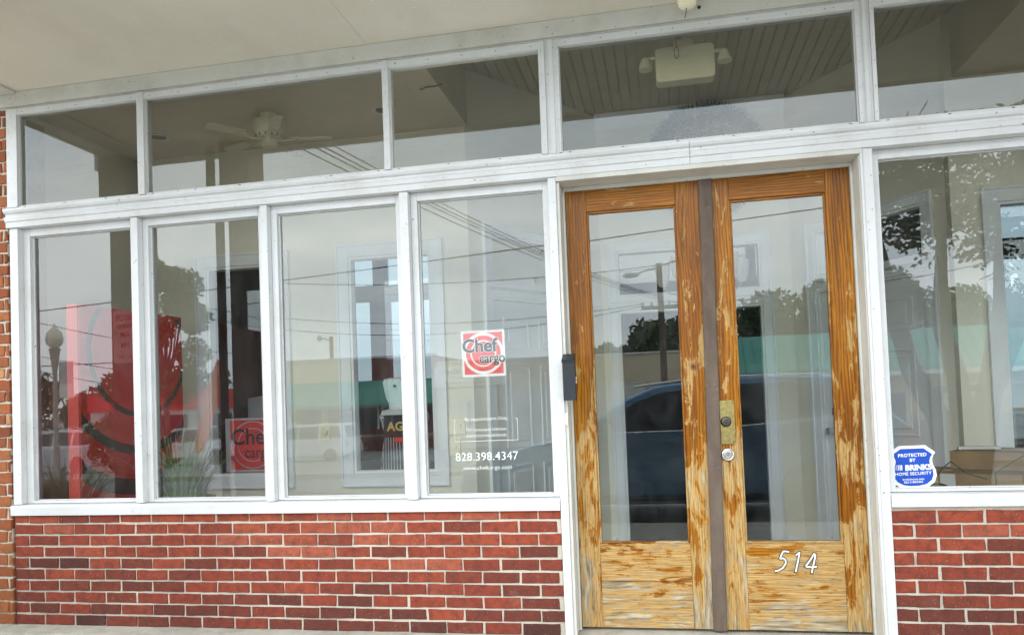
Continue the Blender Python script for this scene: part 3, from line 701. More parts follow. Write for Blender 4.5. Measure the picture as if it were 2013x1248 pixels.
mb = MB(); mb.box(-3.86, 4.38, .30, 2.5, .005, .045); mb.build('bay_floor', MT['floor'], B)
mb = MB(); mb.box(-6, 8, 2.5, 7.2, .005, .04); mb.build('back_room_floor', MT['darkfloor'], B)
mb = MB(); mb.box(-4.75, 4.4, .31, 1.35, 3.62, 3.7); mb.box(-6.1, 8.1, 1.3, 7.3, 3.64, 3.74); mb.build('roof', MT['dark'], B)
mb = MB(); mb.box(-4.6, 4.39, .075, .30, 3.13, 3.64) if False else None
mb = MB(); mb.box(-3.86, 4.38, .052, .09, 3.112, 3.66); mb.build('front_header', MT['inceil'], B)
# dark room behind with windows in its far wall
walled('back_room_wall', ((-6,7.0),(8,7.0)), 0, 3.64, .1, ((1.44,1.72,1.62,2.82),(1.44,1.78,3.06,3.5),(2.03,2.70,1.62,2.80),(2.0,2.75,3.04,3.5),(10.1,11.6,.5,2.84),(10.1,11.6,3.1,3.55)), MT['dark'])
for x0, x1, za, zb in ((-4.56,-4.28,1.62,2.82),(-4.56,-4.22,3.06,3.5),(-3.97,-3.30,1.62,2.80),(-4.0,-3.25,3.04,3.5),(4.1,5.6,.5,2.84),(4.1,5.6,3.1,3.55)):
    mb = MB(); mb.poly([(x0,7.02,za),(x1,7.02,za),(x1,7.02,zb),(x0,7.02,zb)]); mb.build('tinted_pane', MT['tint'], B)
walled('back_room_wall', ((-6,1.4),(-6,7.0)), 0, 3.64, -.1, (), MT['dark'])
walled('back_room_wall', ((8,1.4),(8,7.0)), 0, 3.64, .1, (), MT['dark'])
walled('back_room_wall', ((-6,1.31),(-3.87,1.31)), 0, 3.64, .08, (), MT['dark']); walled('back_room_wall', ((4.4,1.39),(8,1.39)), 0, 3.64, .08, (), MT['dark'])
# right display shelf behind window 5
mb = MB(); mb.box(1.12, 3.9, .12, .95, .665, .700); mb.box(1.16, 1.20, .2, .24, .045, .665); mb.box(1.16,1.20,.85,.89,.045,.665); mb.box(3.8,3.84,.2,.24,.045,.665); mb.box(3.8,3.84,.85,.89,.045,.665)
tag(mb.build('display_table', MT['inwhite'], bevel=.004), 'low white display table inside the right window under the cardboard boxes', 'table')

# ------------------------------------------------------------------ things on the front
# mailbox
mbx = thing('mailbox', 'black metal wall mailbox on the white door post beside the left door leaf', 'mailbox', (-.455,-.012,1.236))
mb = MB(); mb.prism([(0,0),(.042,.0),(.042,.228),(0,.236)], -.030, .030, 'x') if False else None
mb = MB(); mb.prism([(.0,.0),(-.062,.0),(-.066,.195),(-.058,.200),(0,.232)], -.031, .031, 'x'); mb.build('mailbox_body', MT['black'], mbx, bevel=.002)
mb = MB(); mb.prism([(.0,.238),(.0,.233),(-.060,.201),(-.069,.190),(-.0735,.192),(-.063,.207)], -.0335, .0335, 'x'); mb.build('mailbox_lid', MT['black'], mbx, bevel=.0015)
mb = MB(); mb.lathe([(.0055,.0315),(.0055,.037),(.003,.0375)], (0,-.030,.112), 'x', 12); mb.box(.0318,.036,-.034,-.026,.085,.106); mb.build('mailbox_latch', MT['steel'], mbx)
# small round porch lamp base on the ceiling board, with a loose wire
pl = thing('porch_light', 'small round beige light fitting on the porch ceiling above the door', 'light fitting', (.205,-.12,3.21))
mb = MB(); mb.lathe([(.055,0),(.055,-.012),(.047,-.018),(.047,-.045),(.042,-.068),(.030,-.080),(.001,-.083)], (0,0,0), 'z', 28); mb.build('fitting_body', MT['ivory'], pl, smooth=True)
mb = MB(); mb.tube([(-.005,0,-.080),(-.006,0,-.105),(-.014,.006,-.128)], .0022, 6); mb.build('loose_wire', MT['wire'], pl)
mb = MB(); mb.lathe([(.009,-.0265),(.009,-.0235)], (.268,0,3.172), 'y', 16); mb.build('cable_hole', MT['ink'], B)

# ------------------------------------------------------------------ things inside
# ceiling fan
fan = thing('ceiling_fan', 'cream hugger ceiling fan inside behind the second transom pane', 'ceiling fan', (-2.44,.64,HB-.05), R(14))
mb = MB(); mb.lathe([(.05,.05),(.05,0)], (0,0,0), 'z', 20); mb.build('ceiling_mount', MT['fan'], fan)
mb = MB(); mb.lathe([(.098,0),(.102,-.02),(.098,-.075),(.088,-.088),(.084,-.112),(.05,-.120)], (0,0,0), 'z', 32); mb.build('motor_housing', MT['fan'], fan, smooth=True)
mb = MB()
for k in range(14):
    mb = MB(); a = 2*pi*k/14; mb.box(-.004,.004,.080,.0875,-.108,-.092); n = len(mb.v)-8; mb.v = mb.v[:n] + [tuple(Matrix.Rotation(a,3,'Z') @ Vector(v)) for v in mb.v[n:]]; mb.build('housing_vent', MT['ink'], fan)
mb = MB(); mb.lathe([(.052,-.118),(.055,-.150),(.040,-.165),(.001,-.168)], (0,0,0), 'z', 24); mb.build('switch_cap', MT['fan'], fan, smooth=True)
for k in range(5):
    m = Matrix.Rotation(2*pi*k/5, 4, 'Z')
    mb = MB(); mb.tube([(.05,0,-.118),(.10,0,-.126),(.17,0,-.118)], .007, 6); mb.box(.14,.20,-.03,.03,-.117,-.113); mb.xform(m); mb.build('blade_bracket', MT['fan'], fan)
    mb = MB(); mb.prism([(.17,-.032),(.38,-.042),(.40,-.03),(.405,0),(.40,.03),(.38,.042),(.17,.032)], -.112, -.106, 'z')
    mb.xform(m @ Matrix.Rotation(R(9),4,'X')); mb.build('fan_blade', MT['fan'], fan)
# recessed ceiling lights
for x, y, lab in ((-3.36,.80,'round recessed ceiling light at the left end inside, seen beside the first transom bar'),(-1.70,.78,'round recessed ceiling light inside between second and third transom panes')):
    t = thing('recessed_light', lab, 'ceiling light', (x,y,HB), 0, 'recessed ceiling lights in the left bay')
    mb = MB(); mb.lathe([(.070,.0),(.075,-.005),(.058,-.007),(.052,.0)], (0,0,0), 'z', 32); mb.build('trim_ring', MT['offwhite'], t, smooth=True)
    mb = MB(); mb.lathe([(.051,-.001),(.051,-.003)], (0,0,0), 'z', 32); mb.build('lamp_well', MT['ink'], t)
# emergency light on the header inside
el = thing('emergency_light', 'yellowed twin-head emergency light box hanging inside above the doors', 'emergency light', (.203,.36,3.155))
m_ = R(0)
mb = MB(); mb.prism(rrect(-.158,.158,-.200,-.010,.022), -.045, .045, 'y'); mb.build('light_case', MT['ivory'], el, bevel=.006)
mb = MB(); mb.box(-.055,.055,-.02,.02,-.008,.035); mb.box(-.012,.012,-.012,.012,.035,.424); mb.build('mount', MT['ivory'], el, bevel=.004)
for s in (-1,1):
    mb = MB(); mb.tube([(s*.158,0,-.045),(s*.190,0,-.045),(s*.205,0,-.060)], .010, 10)
    mb.lathe([(.020,.0),(.030,-.022),(.038,-.055),(.038,-.064),(.001,-.062)], (s*.212,-.012,-.048), 'z', 20); mb.build('lamp_head', MT['ivory'], el, smooth=True)
# hanging wire loop
mb = MB(); mb.tube([(.16+.012*sin(2*pi*k/20),.30,3.10+.033*cos(2*pi*k/20)) for k in range(21)], .0018, 6); mb.tube([(.16,.30,3.133),(.162,.30,3.575)], .0018, 6)
tag(mb.build('wire_loop', MT['wire']), 'thin black wire loop hanging in front of the emergency light', 'wire')
mb = MB(); mb.tube([(-1.36,.5,HB-.012),(-1.34,.5,HB-.02),(-1.33,.5,HB-.008),(-1.27,.5,HB-.008),(-1.22,.5,HB+.0)], .0035, 6)
tag(mb.build('loose_cable', MT['wire']), 'short black cable end lying along the ceiling behind the third transom pane', 'cable')
# wreath on lobby wall
wr = thing('wreath', 'large twig wreath with blue-green needles on the lobby wall above the inner doorway', 'wreath', (.43,2.30,3.09))
mb = MB()
for k in range(170):
    a0 = random.uniform(0, 2*pi); ln = random.uniform(.4, 1.1); rr = random.uniform(.20,.345); pts = []
    for q in range(7):
        a = a0+ln*q/6; r_ = rr+random.uniform(-.008,.008)+.018*sin(q*1.1+k); pts.append((r_*cos(a), random.uniform(-.075,-.03), r_*sin(a)))
    mb.cr = random.random(); mb.tube(pts, random.uniform(.0025,.005), 4)
mb.build('twig_ring', MT['straw'], wr)
mb = MB()
for k in range(6500):
    a = random.uniform(0, 2*pi); r_ = random.uniform(.335,.42); d = Vector((cos(a+random.uniform(-.6,.6)),0,sin(a+random.uniform(-.6,.6)))); d.y = random.uniform(-.5,.3); d.normalize()
    p = Vector((r_*cos(a), random.uniform(-.05,.04), r_*sin(a))); q = p + d*random.uniform(.04,.085); s_ = d.cross(Vector((random.random(),1,random.random()))).normalized()*.0052
    mb.cr = random.random(); mb.poly([p-s_, p+s_, q])
mb.build('needles', MT['juniper'], wr)
# chandelier
ch = thing('chandelier', 'small chandelier of frosted glass shades hanging inside behind the astragal', 'chandelier', (.31,1.45,2.05))
mb = MB(); mb.tube([(0,0,-.10),(0,0,.55),(0,0,1.53)], .007, 8); mb.lathe([(.02,-.14),(.035,-.10),(.035,-.06),(.012,-.03)], (0,0,0), 'z', 20)
for k in range(5):
    a = 2*pi*k/5+.32; mb.tube([(0,0,-.08),(.12*cos(a),.12*sin(a),-.13),(.24*cos(a),.24*sin(a),-.10),(.28*cos(a),.28*sin(a),-.05)], .006, 8)
mb.build('chandelier_arms', MT['steel'], ch, smooth=True)
for k in range(5):
    a = 2*pi*k/5+.32; mb = MB(); mb.lathe([(.025,-.05),(.040,-.02),(.050,.04),(.055,.10),(.052,.10),(.046,.04),(.03,-.01)], (.28*cos(a),.28*sin(a),0), 'z', 20); mb.build('glass_shade', MT['paper'], ch, smooth=True)
# red banner stand with rings
ba = thing('banner_stand', 'tall red panel with dark ring pattern standing inside the leftmost window', 'display panel', (-3.44,.12,.045), math.atan2(.88,.09))
Lb = .88
mb = MB(); mb.box(0, Lb, -.0, .09, 0, 1.885); mb.build('banner_panel', MT['banner'], ba, bevel=.003)
mb = MB(); mb.box(-.012, -.001, .004, .086, 0, 1.885)
mb.build('banner_edge', MT['bannerside'], ba)
for r0_, r1_ in ((.40,.435),(.62,.68),(.84,.94),(1.06,1.20)):
    mb = MB(); disc(mb, (Lb*.55,-.0015,1.62), r0_, r1_, X3, Z3, 96, (-Lb*.55+.003, Lb*.45-.003, -1.55, .25))
    mb.build('ring_print', MT['ring'], ba)
# chef dress form and hat
cf = thing('dress_form', 'dress form wearing a black AGA bib and striped apron behind the inner window', 'dress form', (-1.835,1.385,.09))
mb = MB()
prof = [(.001,.66),(.15,.66),(.165,.74),(.15,.86),(.135,.93),(.150,1.02),(.170,1.07),(.150,1.115),(.075,1.135),(.045,1.15),(.001,1.15)]
mb.lathe(prof, (0,0,0), 'z', 28); mb.v = [(v[0]*1.12, v[1]*.62, v[2]) for v in mb.v]; mb.build('torso', MT['paper'], cf, smooth=True)
mb = MB(); mb.tube([(0,0,.0),(0,0,.67)], .014, 10); mb.tube([(-.2,0,.01),(.2,0,.01)], .012, 8); mb.tube([(0,-.2,.01),(0,.2,.01)], .012, 8); mb.build('stand', MT['darkmetal'], cf)
g = G('striped_apron_cloth', .8); xx = g.sep()[0]; wv = g.math('FRACT', g.math('MULTIPLY', xx, 42)); g.color(g.ramp(wv, [(.74,(.055,.06,.075)),(.78,(.6,.6,.6))], 'CONSTANT')); MT['stripe'] = g.mat
def curved(mb, z0, z1, hw, yoff, rows=6, n=14):
    for i in range(rows):
        for k in range(n):
            q = []
            for (ii, kk) in ((i,k),(i,k+1),(i+1,k+1),(i+1,k)):
                z = z0+(z1-z0)*ii/rows; u = -1+2*kk/n; h = hw(z) if callable(hw) else hw; q.append((u*h, -(yoff+.115-.06*u*u), z))
            mb.poly(q)
mb = MB(); curved(mb, .62, .93, lambda z: .185-.05*(z-.62)/.31, .0); mb.build('striped_apron', MT['stripe'], cf)
mb = MB(); curved(mb, .925, 1.085, lambda z: .13+.16*(z-.92), .004); mb.build('black_bib', MT['matblack'], cf)
mb = MB(); put_text(mb, 'AGA', .085, (0,-.1205,.975), X3, Z3, bold=.003, spacing=1.05); mb.build('bib_lettering', plain('gold_print', (.62,.42,.12), .4), cf)
mb = MB(); mb.box(-.035,.035,-.126,-.1215,.895,.925); mb.build('red_tag', MT['red'], cf)
mb = MB()
pr = []
nseg = 60
for i, (r_, h) in enumerate([(.068,0),(.070,.06),(.072,.065),(.082,.10),(.094,.17),(.100,.215),(.092,.238),(.06,.246),(.001,.248)]):
    for k in range(nseg):
        a = 2*pi*k/nseg; f = 1+(.045*cos(15*a) if 2 < i < 7 else 0); mb.v.append((r_*f*cos(a), r_*f*sin(a), h))
for i in range(8):
    for k in range(nseg): j = (k+1) % nseg; mb.face((i*nseg+k, i*nseg+j, (i+1)*nseg+j, (i+1)*nseg+k))
mb.cm = 1
st5 = []
for k in range(10): a = pi/2+pi*k/5; r_ = .018 if k % 2 == 0 else .007; st5.append((r_*cos(a), -.1045, .185+r_*sin(a)))
mb.poly(st5); mb.xform(Matrix.Translation((-1.865,1.385,1.195)) @ Matrix.Diagonal((1.18,1.0,1.0,1)))
tag(mb.build('chef_hat', [plain('white_hat_cloth', (.9,.9,.88), .8), MT['ink']], smooth=True), 'tall pleated white chef hat with a black star on the dress form', 'hat')
# chef cargo board
cb = thing('logo_board', 'square red and grey logo board leaning inside the second inner window', 'sign board', (-3.02,1.32,.79), 0)
mb = MB(); mb.box(-.205,.205,0,.012,0,.40); mb.build('board', MT['carpale'], cb)
bm2 = MB(); ux, uz = Vector(X3), Vector(Z3)
bm2.cm = 0; bm2.poly([(-.165,-.001,.015),(.20,-.001,.015),(.20,-.001,.385),(-.165,-.001,.385)])
bm2.cm = 1; disc(bm2, (.018,-.0016,.20), .168, .180, ux, uz, 48, (-.18,.18,-.185,.185)); disc(bm2, (.018,-.0016,.20), .118, .126, ux, uz, 48)
bm2.cm = 2; put_text(bm2, 'Chef', .165, (.0,-.0024,.205), ux, uz, bold=.003); put_text(bm2, 'cargo', .120, (.065,-.0024,.105), ux, uz, bold=.001, xs=.86)
bm2.build('logo_print', [MT['red'], MT['galv'], MT['ink']], cb)
# brochure behind
mb = MB(); mb.box(-.08,.08,0,.004,0,.20); mb.xform(Matrix.Translation((-3.13,1.62,1.16)) @ Matrix.Rotation(R(-14),4,'X') @ Matrix.Rotation(R(-8),4,'Y'))
tag(mb.build('brochure', MT['galv']), 'grey card propped up above the logo board on the counter', 'card')
# counter behind the inner windows and kitchen range
mb = MB(); mb.box(-3.6,-2.55,1.45,1.95,.045,1.12); mb.box(-3.62,-2.53,1.43,1.97,1.12,1.15)
tag(mb.build('counter', MT['matblack'], bevel=.004), 'black counter inside behind the logo board', 'counter')
rg = thing('kitchen_range', 'black kitchen range cooker with steel knobs behind the dress form', 'cooker', (-2.65,3.2,.04))
mb = MB(); mb.box(-.55,.75,0,.6,0,.86); mb.build('range_body', MT['black'], rg, bevel=.01)
mb = MB(); mb.box(-.56,.76,-.01,.6,.86,.90); mb.build('hob_top', MT['darkmetal'], rg, bevel=.004)
for k in range(6):
    mb = MB(); mb.lathe([(.022,0),(.022,-.02),(.012,-.035),(.001,-.036)], (-.42+k*.2,-.001,.79), 'y', 14); mb.build('range_knob', MT['steel'], rg, smooth=True)
for x0 in (-.5,.12):
    mb = MB(); mb.box(x0,x0+.55,-.015,0,.12,.70); mb.build('oven_door', MT['winglass'], rg, bevel=.008); mb = MB(); mb.tube([(x0+.05,-.05,.66),(x0+.5,-.05,.66)], .010, 8); mb.build('oven_handle', MT['steel'], rg)
# switches and dial on the bay wall
def switch(x, z, n, lab, grp='ivory light switch plates on the cream wall'):
    t = thing('switch_plate', lab, 'light switch', (x,WY-.004,z), 0, grp); wd = .046*n+.024
    mb = MB(); mb.box(-wd/2,wd/2,-.004,.003,-.058,.058); mb.build('plate', MT['ivory'], t, bevel=.002)
    for k in range(n):
        cx = -wd/2+.035+k*.046; mb = MB(); mb.box(cx-.005,cx+.005,-.016,-.004,-.002,.012); mb.box(cx-.008,cx+.008,-.0055,-.0035,-.014,.014); mb.build('toggle', MT['ivory'], t)
switch(-1.42, 1.083, 3, 'ivory triple light switch plate, the upper one right of the inner window')
switch(-1.435, .938, 2, 'ivory double light switch plate, the lower one right of the inner window')
dl = thing('dimmer_dial', 'ivory round dimmer dial plate between the two inner windows', 'light switch', (-2.375,WY-.004,1.07))
mb = MB(); mb.box(-.037,.037,-.004,.003,-.06,.06); mb.build('plate', MT['ivory'], dl, bevel=.002)
mb = MB(); mb.lathe([(.022,-.004),(.020,-.016),(.017,-.018),(.001,-.018)], (0,0,0), 'y', 20); mb.build('dial', MT['ivory'], dl, smooth=True)
mb = MB(); mb.box(-1.325,-1.285,WY-.003,WY-.001,1.06,1.26) ; mb.cm = 1
for k in range(12): mb.box(-1.320,-1.292-.008*random.random(),WY-.0036,WY-.0031,1.08+.014*k,1.083+.014*k)
tag(mb.build('paper_notice', [MT['paper'], MT['galv']]), 'narrow white printed notice on the wall above the window lettering', 'notice')
# cardboard boxes
def carton(name, x0,x1,y0,y1,z0,z1, rz, label, lbl=None):
    t = thing(name, label, 'box', ((x0+x1)/2,(y0+y1)/2,z0), rz); hx, hy, h = (x1-x0)/2, (y1-y0)/2, z1-z0
    mb = MB(); mb.box(-hx,hx,-hy,hy,0,h-.004); mb.build('carton', MT['card'], t, bevel=.003)
    mb = MB(); mb.box(-hx-.001,hx+.001,-.001,hy+.001,h-.0038,h); mb.box(-hx-.001,hx+.001,-hy-.001,-.002,h-.0038,h); mb.build('flaps', MT['card'], t)
    mb = MB(); mb.box(-hx-.0018,hx+.0018,-.025,.025,h+.0005,h+.0012); mb.box(-hx-.0018,-hx-.0011,-.025,.025,h-.06,h+.0012); mb.build('tape', MT['tape'], t); return t
c1 = carton('cardboard_box', 1.31,1.83,.38,.72,.702,.786, R(-27), 'flat brown cardboard box with a white label, the lower one in the right window')
mb = MB(); mb.poly([(-.10,-.1712,.012),(-.03,-.1712,.012),(-.03,-.1712,.08),(-.10,-.1712,.08)]); mb.build('shipping_label', MT['paper'], c1)
c2 = carton('cardboard_box', 1.56,2.02,.42,.76,.790,.886, R(-36), 'wide brown cardboard box, the upper one stacked in the right window')
mb = MB(); mb.box(-.10,.10,-.025,.025,0,.018); mb.xform(Matrix.Translation((1.66,.62,.888)) @ Matrix.Rotation(R(-10),4,'Z'))
tag(mb.build('wrapping_paper', MT['paper'], bevel=.006), 'crumpled strip of white wrapping paper on top of the boxes', 'paper')
mb = MB(); mb.box(1.245,1.355,.20,.29,.702,.752); mb.cm = 1; mb.poly([(1.30,.1985,.706),(1.335,.1985,.706),(1.335,.1985,.740),(1.30,.1985,.740)]); mb.cm = 2; mb.poly([(1.25,.1985,.704),(1.28,.1985,.704),(1.28,.1985,.748),(1.25,.1985,.748)])
tag(mb.build('packet', [MT['matblack'], MT['orange'], MT['paper']]), 'small dark packet with an orange label beside the shield sticker', 'packet')
mb = MB(); mb.tube([(1.27,.15,.77),(1.34,.2,.835),(1.40,.27,.86),(1.47,.28,.80),(1.56,.27,.77)], .0028, 6); mb.tube([(1.60,.27,.702),(1.60,.27,.80),(1.70,.28,.86),(1.80,.33,.90)], .0028, 6)
tag(mb.build('green_strap', plain('green_strap', (.02,.10,.06), .4)), 'loose dark green packing strap looped over the cardboard boxes', 'strap')

# ------------------------------------------------------------------ the street side (seen mirrored in the glass)
def column(x0, x1, lab):
    t = thing('porch_column', lab, 'column', ((x0+x1)/2,-1.2,0), 0, 'square columns along the outer edge of the porch')
    hw = (x1-x0)/2
    mb = MB(); mb.box(-hw,hw,-hw,hw,.14,3.209); mb.build('shaft', MT['column'], t, bevel=.006)
    mb = MB(); mb.box(-hw-.03,hw+.03,-hw-.03,hw+.03,0,.14); mb.build('plinth', MT['column'], t, bevel=.01)
    return t
column(-4.10,-3.86,'dark square porch column at the corner, carrying the time-limit sign'); column(-3.10,-2.87,'dark square porch column mirrored in the second window pane')
column(4.9,5.2,'dark square porch column at the far right end of the porch')
mb = MB(); mb.tube([(-3.24,-1.2,0),(-3.24,-1.2,3.19)], .033, 14); tag(mb.build('downpipe', MT['column'], smooth=True), 'thin round downpipe next to the second porch column', 'pipe')
sg = thing('parking_sign', 'white time-limit parking sign fixed to the corner porch column', 'sign', (-3.98,-1.076,1.84))
mb = MB(); mb.prism(rrect(-.10,.155,-.20,.20,.02), .0, .003, 'y'); mb.build('sign_plate', MT['paper'], sg)
mb = MB()
for b_, z_, s_ in (('2 HOUR',.125,.058),('PARKING',.065,.048),('8 AM',-.005,.06),('5 PM',-.085,.06),('MON - SAT',-.165,.038)): put_text(mb, b_, s_, (.027,.0045,z_), (-1,0,0), Z3, bold=.001)
mb.build('sign_lettering', MT['red'], sg)
def planter(x, y, n, seed, lab, spike=True):
    random.seed(seed); t = thing('planter', lab, 'planter', (x,y,0))
    mb = MB(); mb.lathe([(.17,0),(.20,.03),(.235,.30),(.265,.52),(.285,.56),(.285,.60),(.255,.60),(.24,.54),(.001,.53)], (0,0,0), 'z', 32); mb.build('pot', MT['pot'], t, smooth=True)
    mb = MB()
    for k in range(n):
        a = random.uniform(0,2*pi); ln = random.uniform(.20,.50); lean = random.uniform(.1,1.1); rb = random.uniform(0,.2)
        d = Vector((cos(a),sin(a),0)); s_ = Vector((-d.y,d.x,0)); w0 = random.uniform(.006,.014); prev = None; mb.cr = random.random()
        for q in range(5):
            f = q/4; p = Vector((0,0,.56))+d*(rb+ln*lean*f*f*.9+ln*.2*f)+Vector((0,0,ln*f*(1-.45*lean*f)))
            ww = w0*(1-f*.95); cur = (p-s_*ww, p+s_*ww)
            if prev: mb.poly([prev[0],prev[1],cur[1],cur[0]])
            prev = cur
    mb.build('grass_blades', MT['grass'], t)
    if spike:
        mb = MB(); mb.tube([(.02,0,.6),(.03,0,.82),(.04,0,.97)], .004, 6); mb.lathe([(.002,.84),(.014,.87),(.011,.93),(.001,.99)], (.035,0,0), 'z', 10); mb.build('seed_spike', MT['straw'], t)
    return t
pin = planter(-2.93,.33,260,3,'tall green pot with long grass blades and a seed spike just inside the second window'); pin.scale = (.72,.72,1.14); pin.location.z = .045; planter(-4.25,-.78,300,5,'green pot with dense short grass by the corner porch column', False)
random.seed(11)
# car builder -------------------------------------------------------------
def car(name, label, cat, loc, rz, body, cabin, W, wheels, wr, paintm, windows, group=None, lights=True, hood_y=None, mir=None):
    """body/cabin: side outlines (x,z), nose at -x; windows: outlines on the cabin side; wheels: x positions"""
    t = thing(name, label, cat, loc, rz, group); zb = min(p[1] for p in cabin); zt = max(p[1] for p in cabin)
    def hwid(z): return W/2-.02-(max(0,z-zb))/(zt-zb)*.17
    mb = MB(); n = len(body)
    def sidepts(y):
        return [(p[0], y*(1-.05*(abs(p[1]-.75)>.35)), p[1]) for p in body]
    a, b = sidepts(-W/2), sidepts(W/2)
    mb.v += a+b
    for i in range(n): j = (i+1) % n; mb.face((i, j, n+j, n+i))
    mb.face(range(n)); mb.face([n+i for i in range(n)][::-1])
    bd = mb.build('body', paintm, t, bevel=.03, seg=3)
    mb = MB(); n = len(cabin)
    mb.v += [(p[0], -hwid(p[1]), p[1]) for p in cabin]+[(p[0], hwid(p[1]), p[1]) for p in cabin]
    for i in range(n): j = (i+1) % n; mb.face((i, j, n+j, n+i))
    mb.face(range(n)); mb.face([n+i for i in range(n)][::-1]); mb.build('cabin', paintm, t, bevel=.025, seg=3)
    for s in (-1,1):
        for wd in windows:
            mb = MB(); pts = [(p[0], s*(hwid(p[1])+.004), p[1]) for p in wd]; pin = [(p[0], s*(hwid(p[1])-.02), p[1]) for p in wd]
            k = len(pts); mb.v += pts+pin; mb.face(range(k)); mb.face([k+i for i in range(k)][::-1])
            for i in range(k): j = (i+1) % k; mb.face((i,j,k+j,k+i))
            mb.build('side_window', MT['winglass'], t)
    # windscreen and rear glass from the steepest front/back cabin edges
    for (p, q) in ((cabin[0], cabin[1]), (cabin[-1], cabin[-2])):
        d = Vector((q[0]-p[0],0,q[1]-p[1])); nn = Vector((-d.z,0,d.x)).normalized()*(.006 if p is cabin[0] else -.006)
        f0, f1 = .12, .9; P0 = Vector((p[0],0,p[1]))+d*f0+nn; P1 = Vector((p[0],0,p[1]))+d*f1+nn
        mb = MB(); h0, h1 = hwid(P0.z)-.07, hwid(P1.z)-.07
        mb.poly([(P0.x,-h0,P0.z),(P0.x,h0,P0.z),(P1.x,h1,P1.z),(P1.x,-h1,P1.z)]); mb.build('windscreen', MT['winglass'], t)
    for wx in wheels:
        for s in (-1,1):
            mb = MB(); y0 = s*(W/2-.20); y1 = s*(W/2+.012); sg_ = s
            mb.lathe([(wr*.62,-.1),(wr*.97,-.1),(wr,-.07),(wr,.07),(wr*.97,.1),(wr*.64,.1)], (wx, s*(W/2-.09), wr), 'y', 28); wl = mb.build('wheel', MT['tyre'], t, smooth=True)
            mb = MB(); c_ = s*(W/2-.012)
            mb.lathe([(wr*.64,-.03),(wr*.66,.0),(wr*.60,.0),(wr*.58,-.03)], (wx, c_+s*.015, wr), 'y', 28); mb.lathe([(.07,-.02),(.06,.0),(.001,.0)], (wx, c_+s*.012, wr), 'y', 14)
            for k in range(5):
                a_ = 2*pi*k/5; ca, sa = cos(a_), sin(a_); w_ = .028
                p = [(ca*.05-sa*w_, sa*.05+ca*w_), (ca*.05+sa*w_, sa*.05-ca*w_), (ca*wr*.61+sa*w_, sa*wr*.61-ca*w_), (ca*wr*.61-sa*w_, sa*wr*.61+ca*w_)]
                mb.prism([(wx+u, wr+v_) for u, v_ in p], c_-s*.015, c_+s*.010, 'y')
            mb.build('rim', MT['rim'], wl, smooth=True)
    xn = min(p[0] for p in body); xe = max(p[0] for p in body)
    if lights:
        for s in (-1,1):
            mb = MB(); mb.box(xn-.012, xn+.26, s*(W/2-.30)-.13, s*(W/2-.30)+.19*s*s*(1 if s > 0 else .84), .58, .72)
            mb = MB(); mb.prism([(xn+.00,.60),(xn+.10,.72),(xn+.34,.755),(xn+.22,.62)], s*(W/2-.30), s*(W/2+.006), 'y'); mb.build('headlight', MT['headlight'], t, bevel=.015)
            mb = MB(); mb.prism([(xe-.14,.72),(xe-.10,1.02),(xe+.006,1.0),(xe+.008,.74)], s*(W/2-.16), s*(W/2+.006), 'y'); mb.build('tail_light', MT['tail'], t, bevel=.01)
    for s in (-1,1):
        mx0 = (mir if mir is not None else windows[0][0][0]+.12); mb = MB(); mb.box(mx0, mx0+.09, s*(W/2+.02), s*(W/2+.02)+s*.17, zb+.03, zb+.16); mb.build('door_mirror', paintm, t, bevel=.03, seg=3)
    return t
SEDAN_BODY = [(-2.26,.30),(-2.28,.50),(-2.22,.64),(-2.0,.77),(-1.5,.90),(-.98,1.0),(.2,1.0),(.9,1.04),(2.2,1.15),(2.34,1.0),(2.38,.62),(2.34,.34),(2.0,.24),(-1.9,.22)]
SEDAN_CAB = [(-1.05,.96),(-.44,1.37),(-.12,1.50),(.45,1.56),(1.1,1.575),(1.7,1.54),(2.05,1.42),(2.28,1.05)]
SEDAN_WIN = [[(-.80,1.02),(-.36,1.32),(-.06,1.425),(.46,1.475),(.50,1.03)],[(.57,1.035),(.55,1.478),(1.05,1.49),(1.40,1.475),(1.42,1.09)],[(1.50,1.10),(1.48,1.465),(1.75,1.43),(2.02,1.16)]]
blue = car('parked_car', 'blue hatchback parked at the kerb facing the shopfront door', 'car', (.05,-5.02,-.16), 0, SEDAN_BODY, SEDAN_CAB, 1.80, (-1.42,1.45), .33, MT['carblue'], SEDAN_WIN)
mb = MB(); mb.tube([(-.8,.895,1.005),(.2,.895,1.015),(.9,.895,1.055),(2.1,.895,1.155)], .009, 6); mb.build('belt_trim', MT['steel'], blue)
for x in (-.86,.54,1.47):
    mb = MB(); mb.tube([(x,.8985,.32),(x-.01,.9000,.62),(x,.8975,.98)], .006, 5); mb.build('door_seam', MT['ink'], blue)
for x in (.30,1.22):
    mb = MB(); mb.box(x,x+.16,.895,.925,.84,.87); mb.build('door_handle', MT['carblue'], blue, bevel=.008)
mb = MB(); mb.tube([(-.35,.66,1.50),(.45,.70,1.575),(1.6,.68,1.56)], .016, 8); mb.build('roof_rail', MT['steel'], blue)
mb = MB(); mb.tube([(-1.9,.90,.30),(1.9,.90,.30)], .03, 8); mb.build('sill_moulding', MT['matblack'], blue)
VAN_B = [(-2.45,.32),(-2.5,.62),(-2.35,.92),(-1.5,1.06),(2.35,1.10),(2.48,.9),(2.5,.40),(2.2,.28),(-2.2,.26)]
VAN_C = [(-1.75,1.02),(-.95,1.68),(-.6,1.80),(2.0,1.84),(2.22,1.78),(2.46,1.05)]
VAN_W = [[(-1.35,1.10),(-.85,1.66),(-.1,1.70),(-.1,1.12)],[(0,1.12),(0,1.70),(1.0,1.72),(1.0,1.13)],[(1.1,1.13),(1.1,1.72),(1.95,1.72),(2.15,1.16)]]
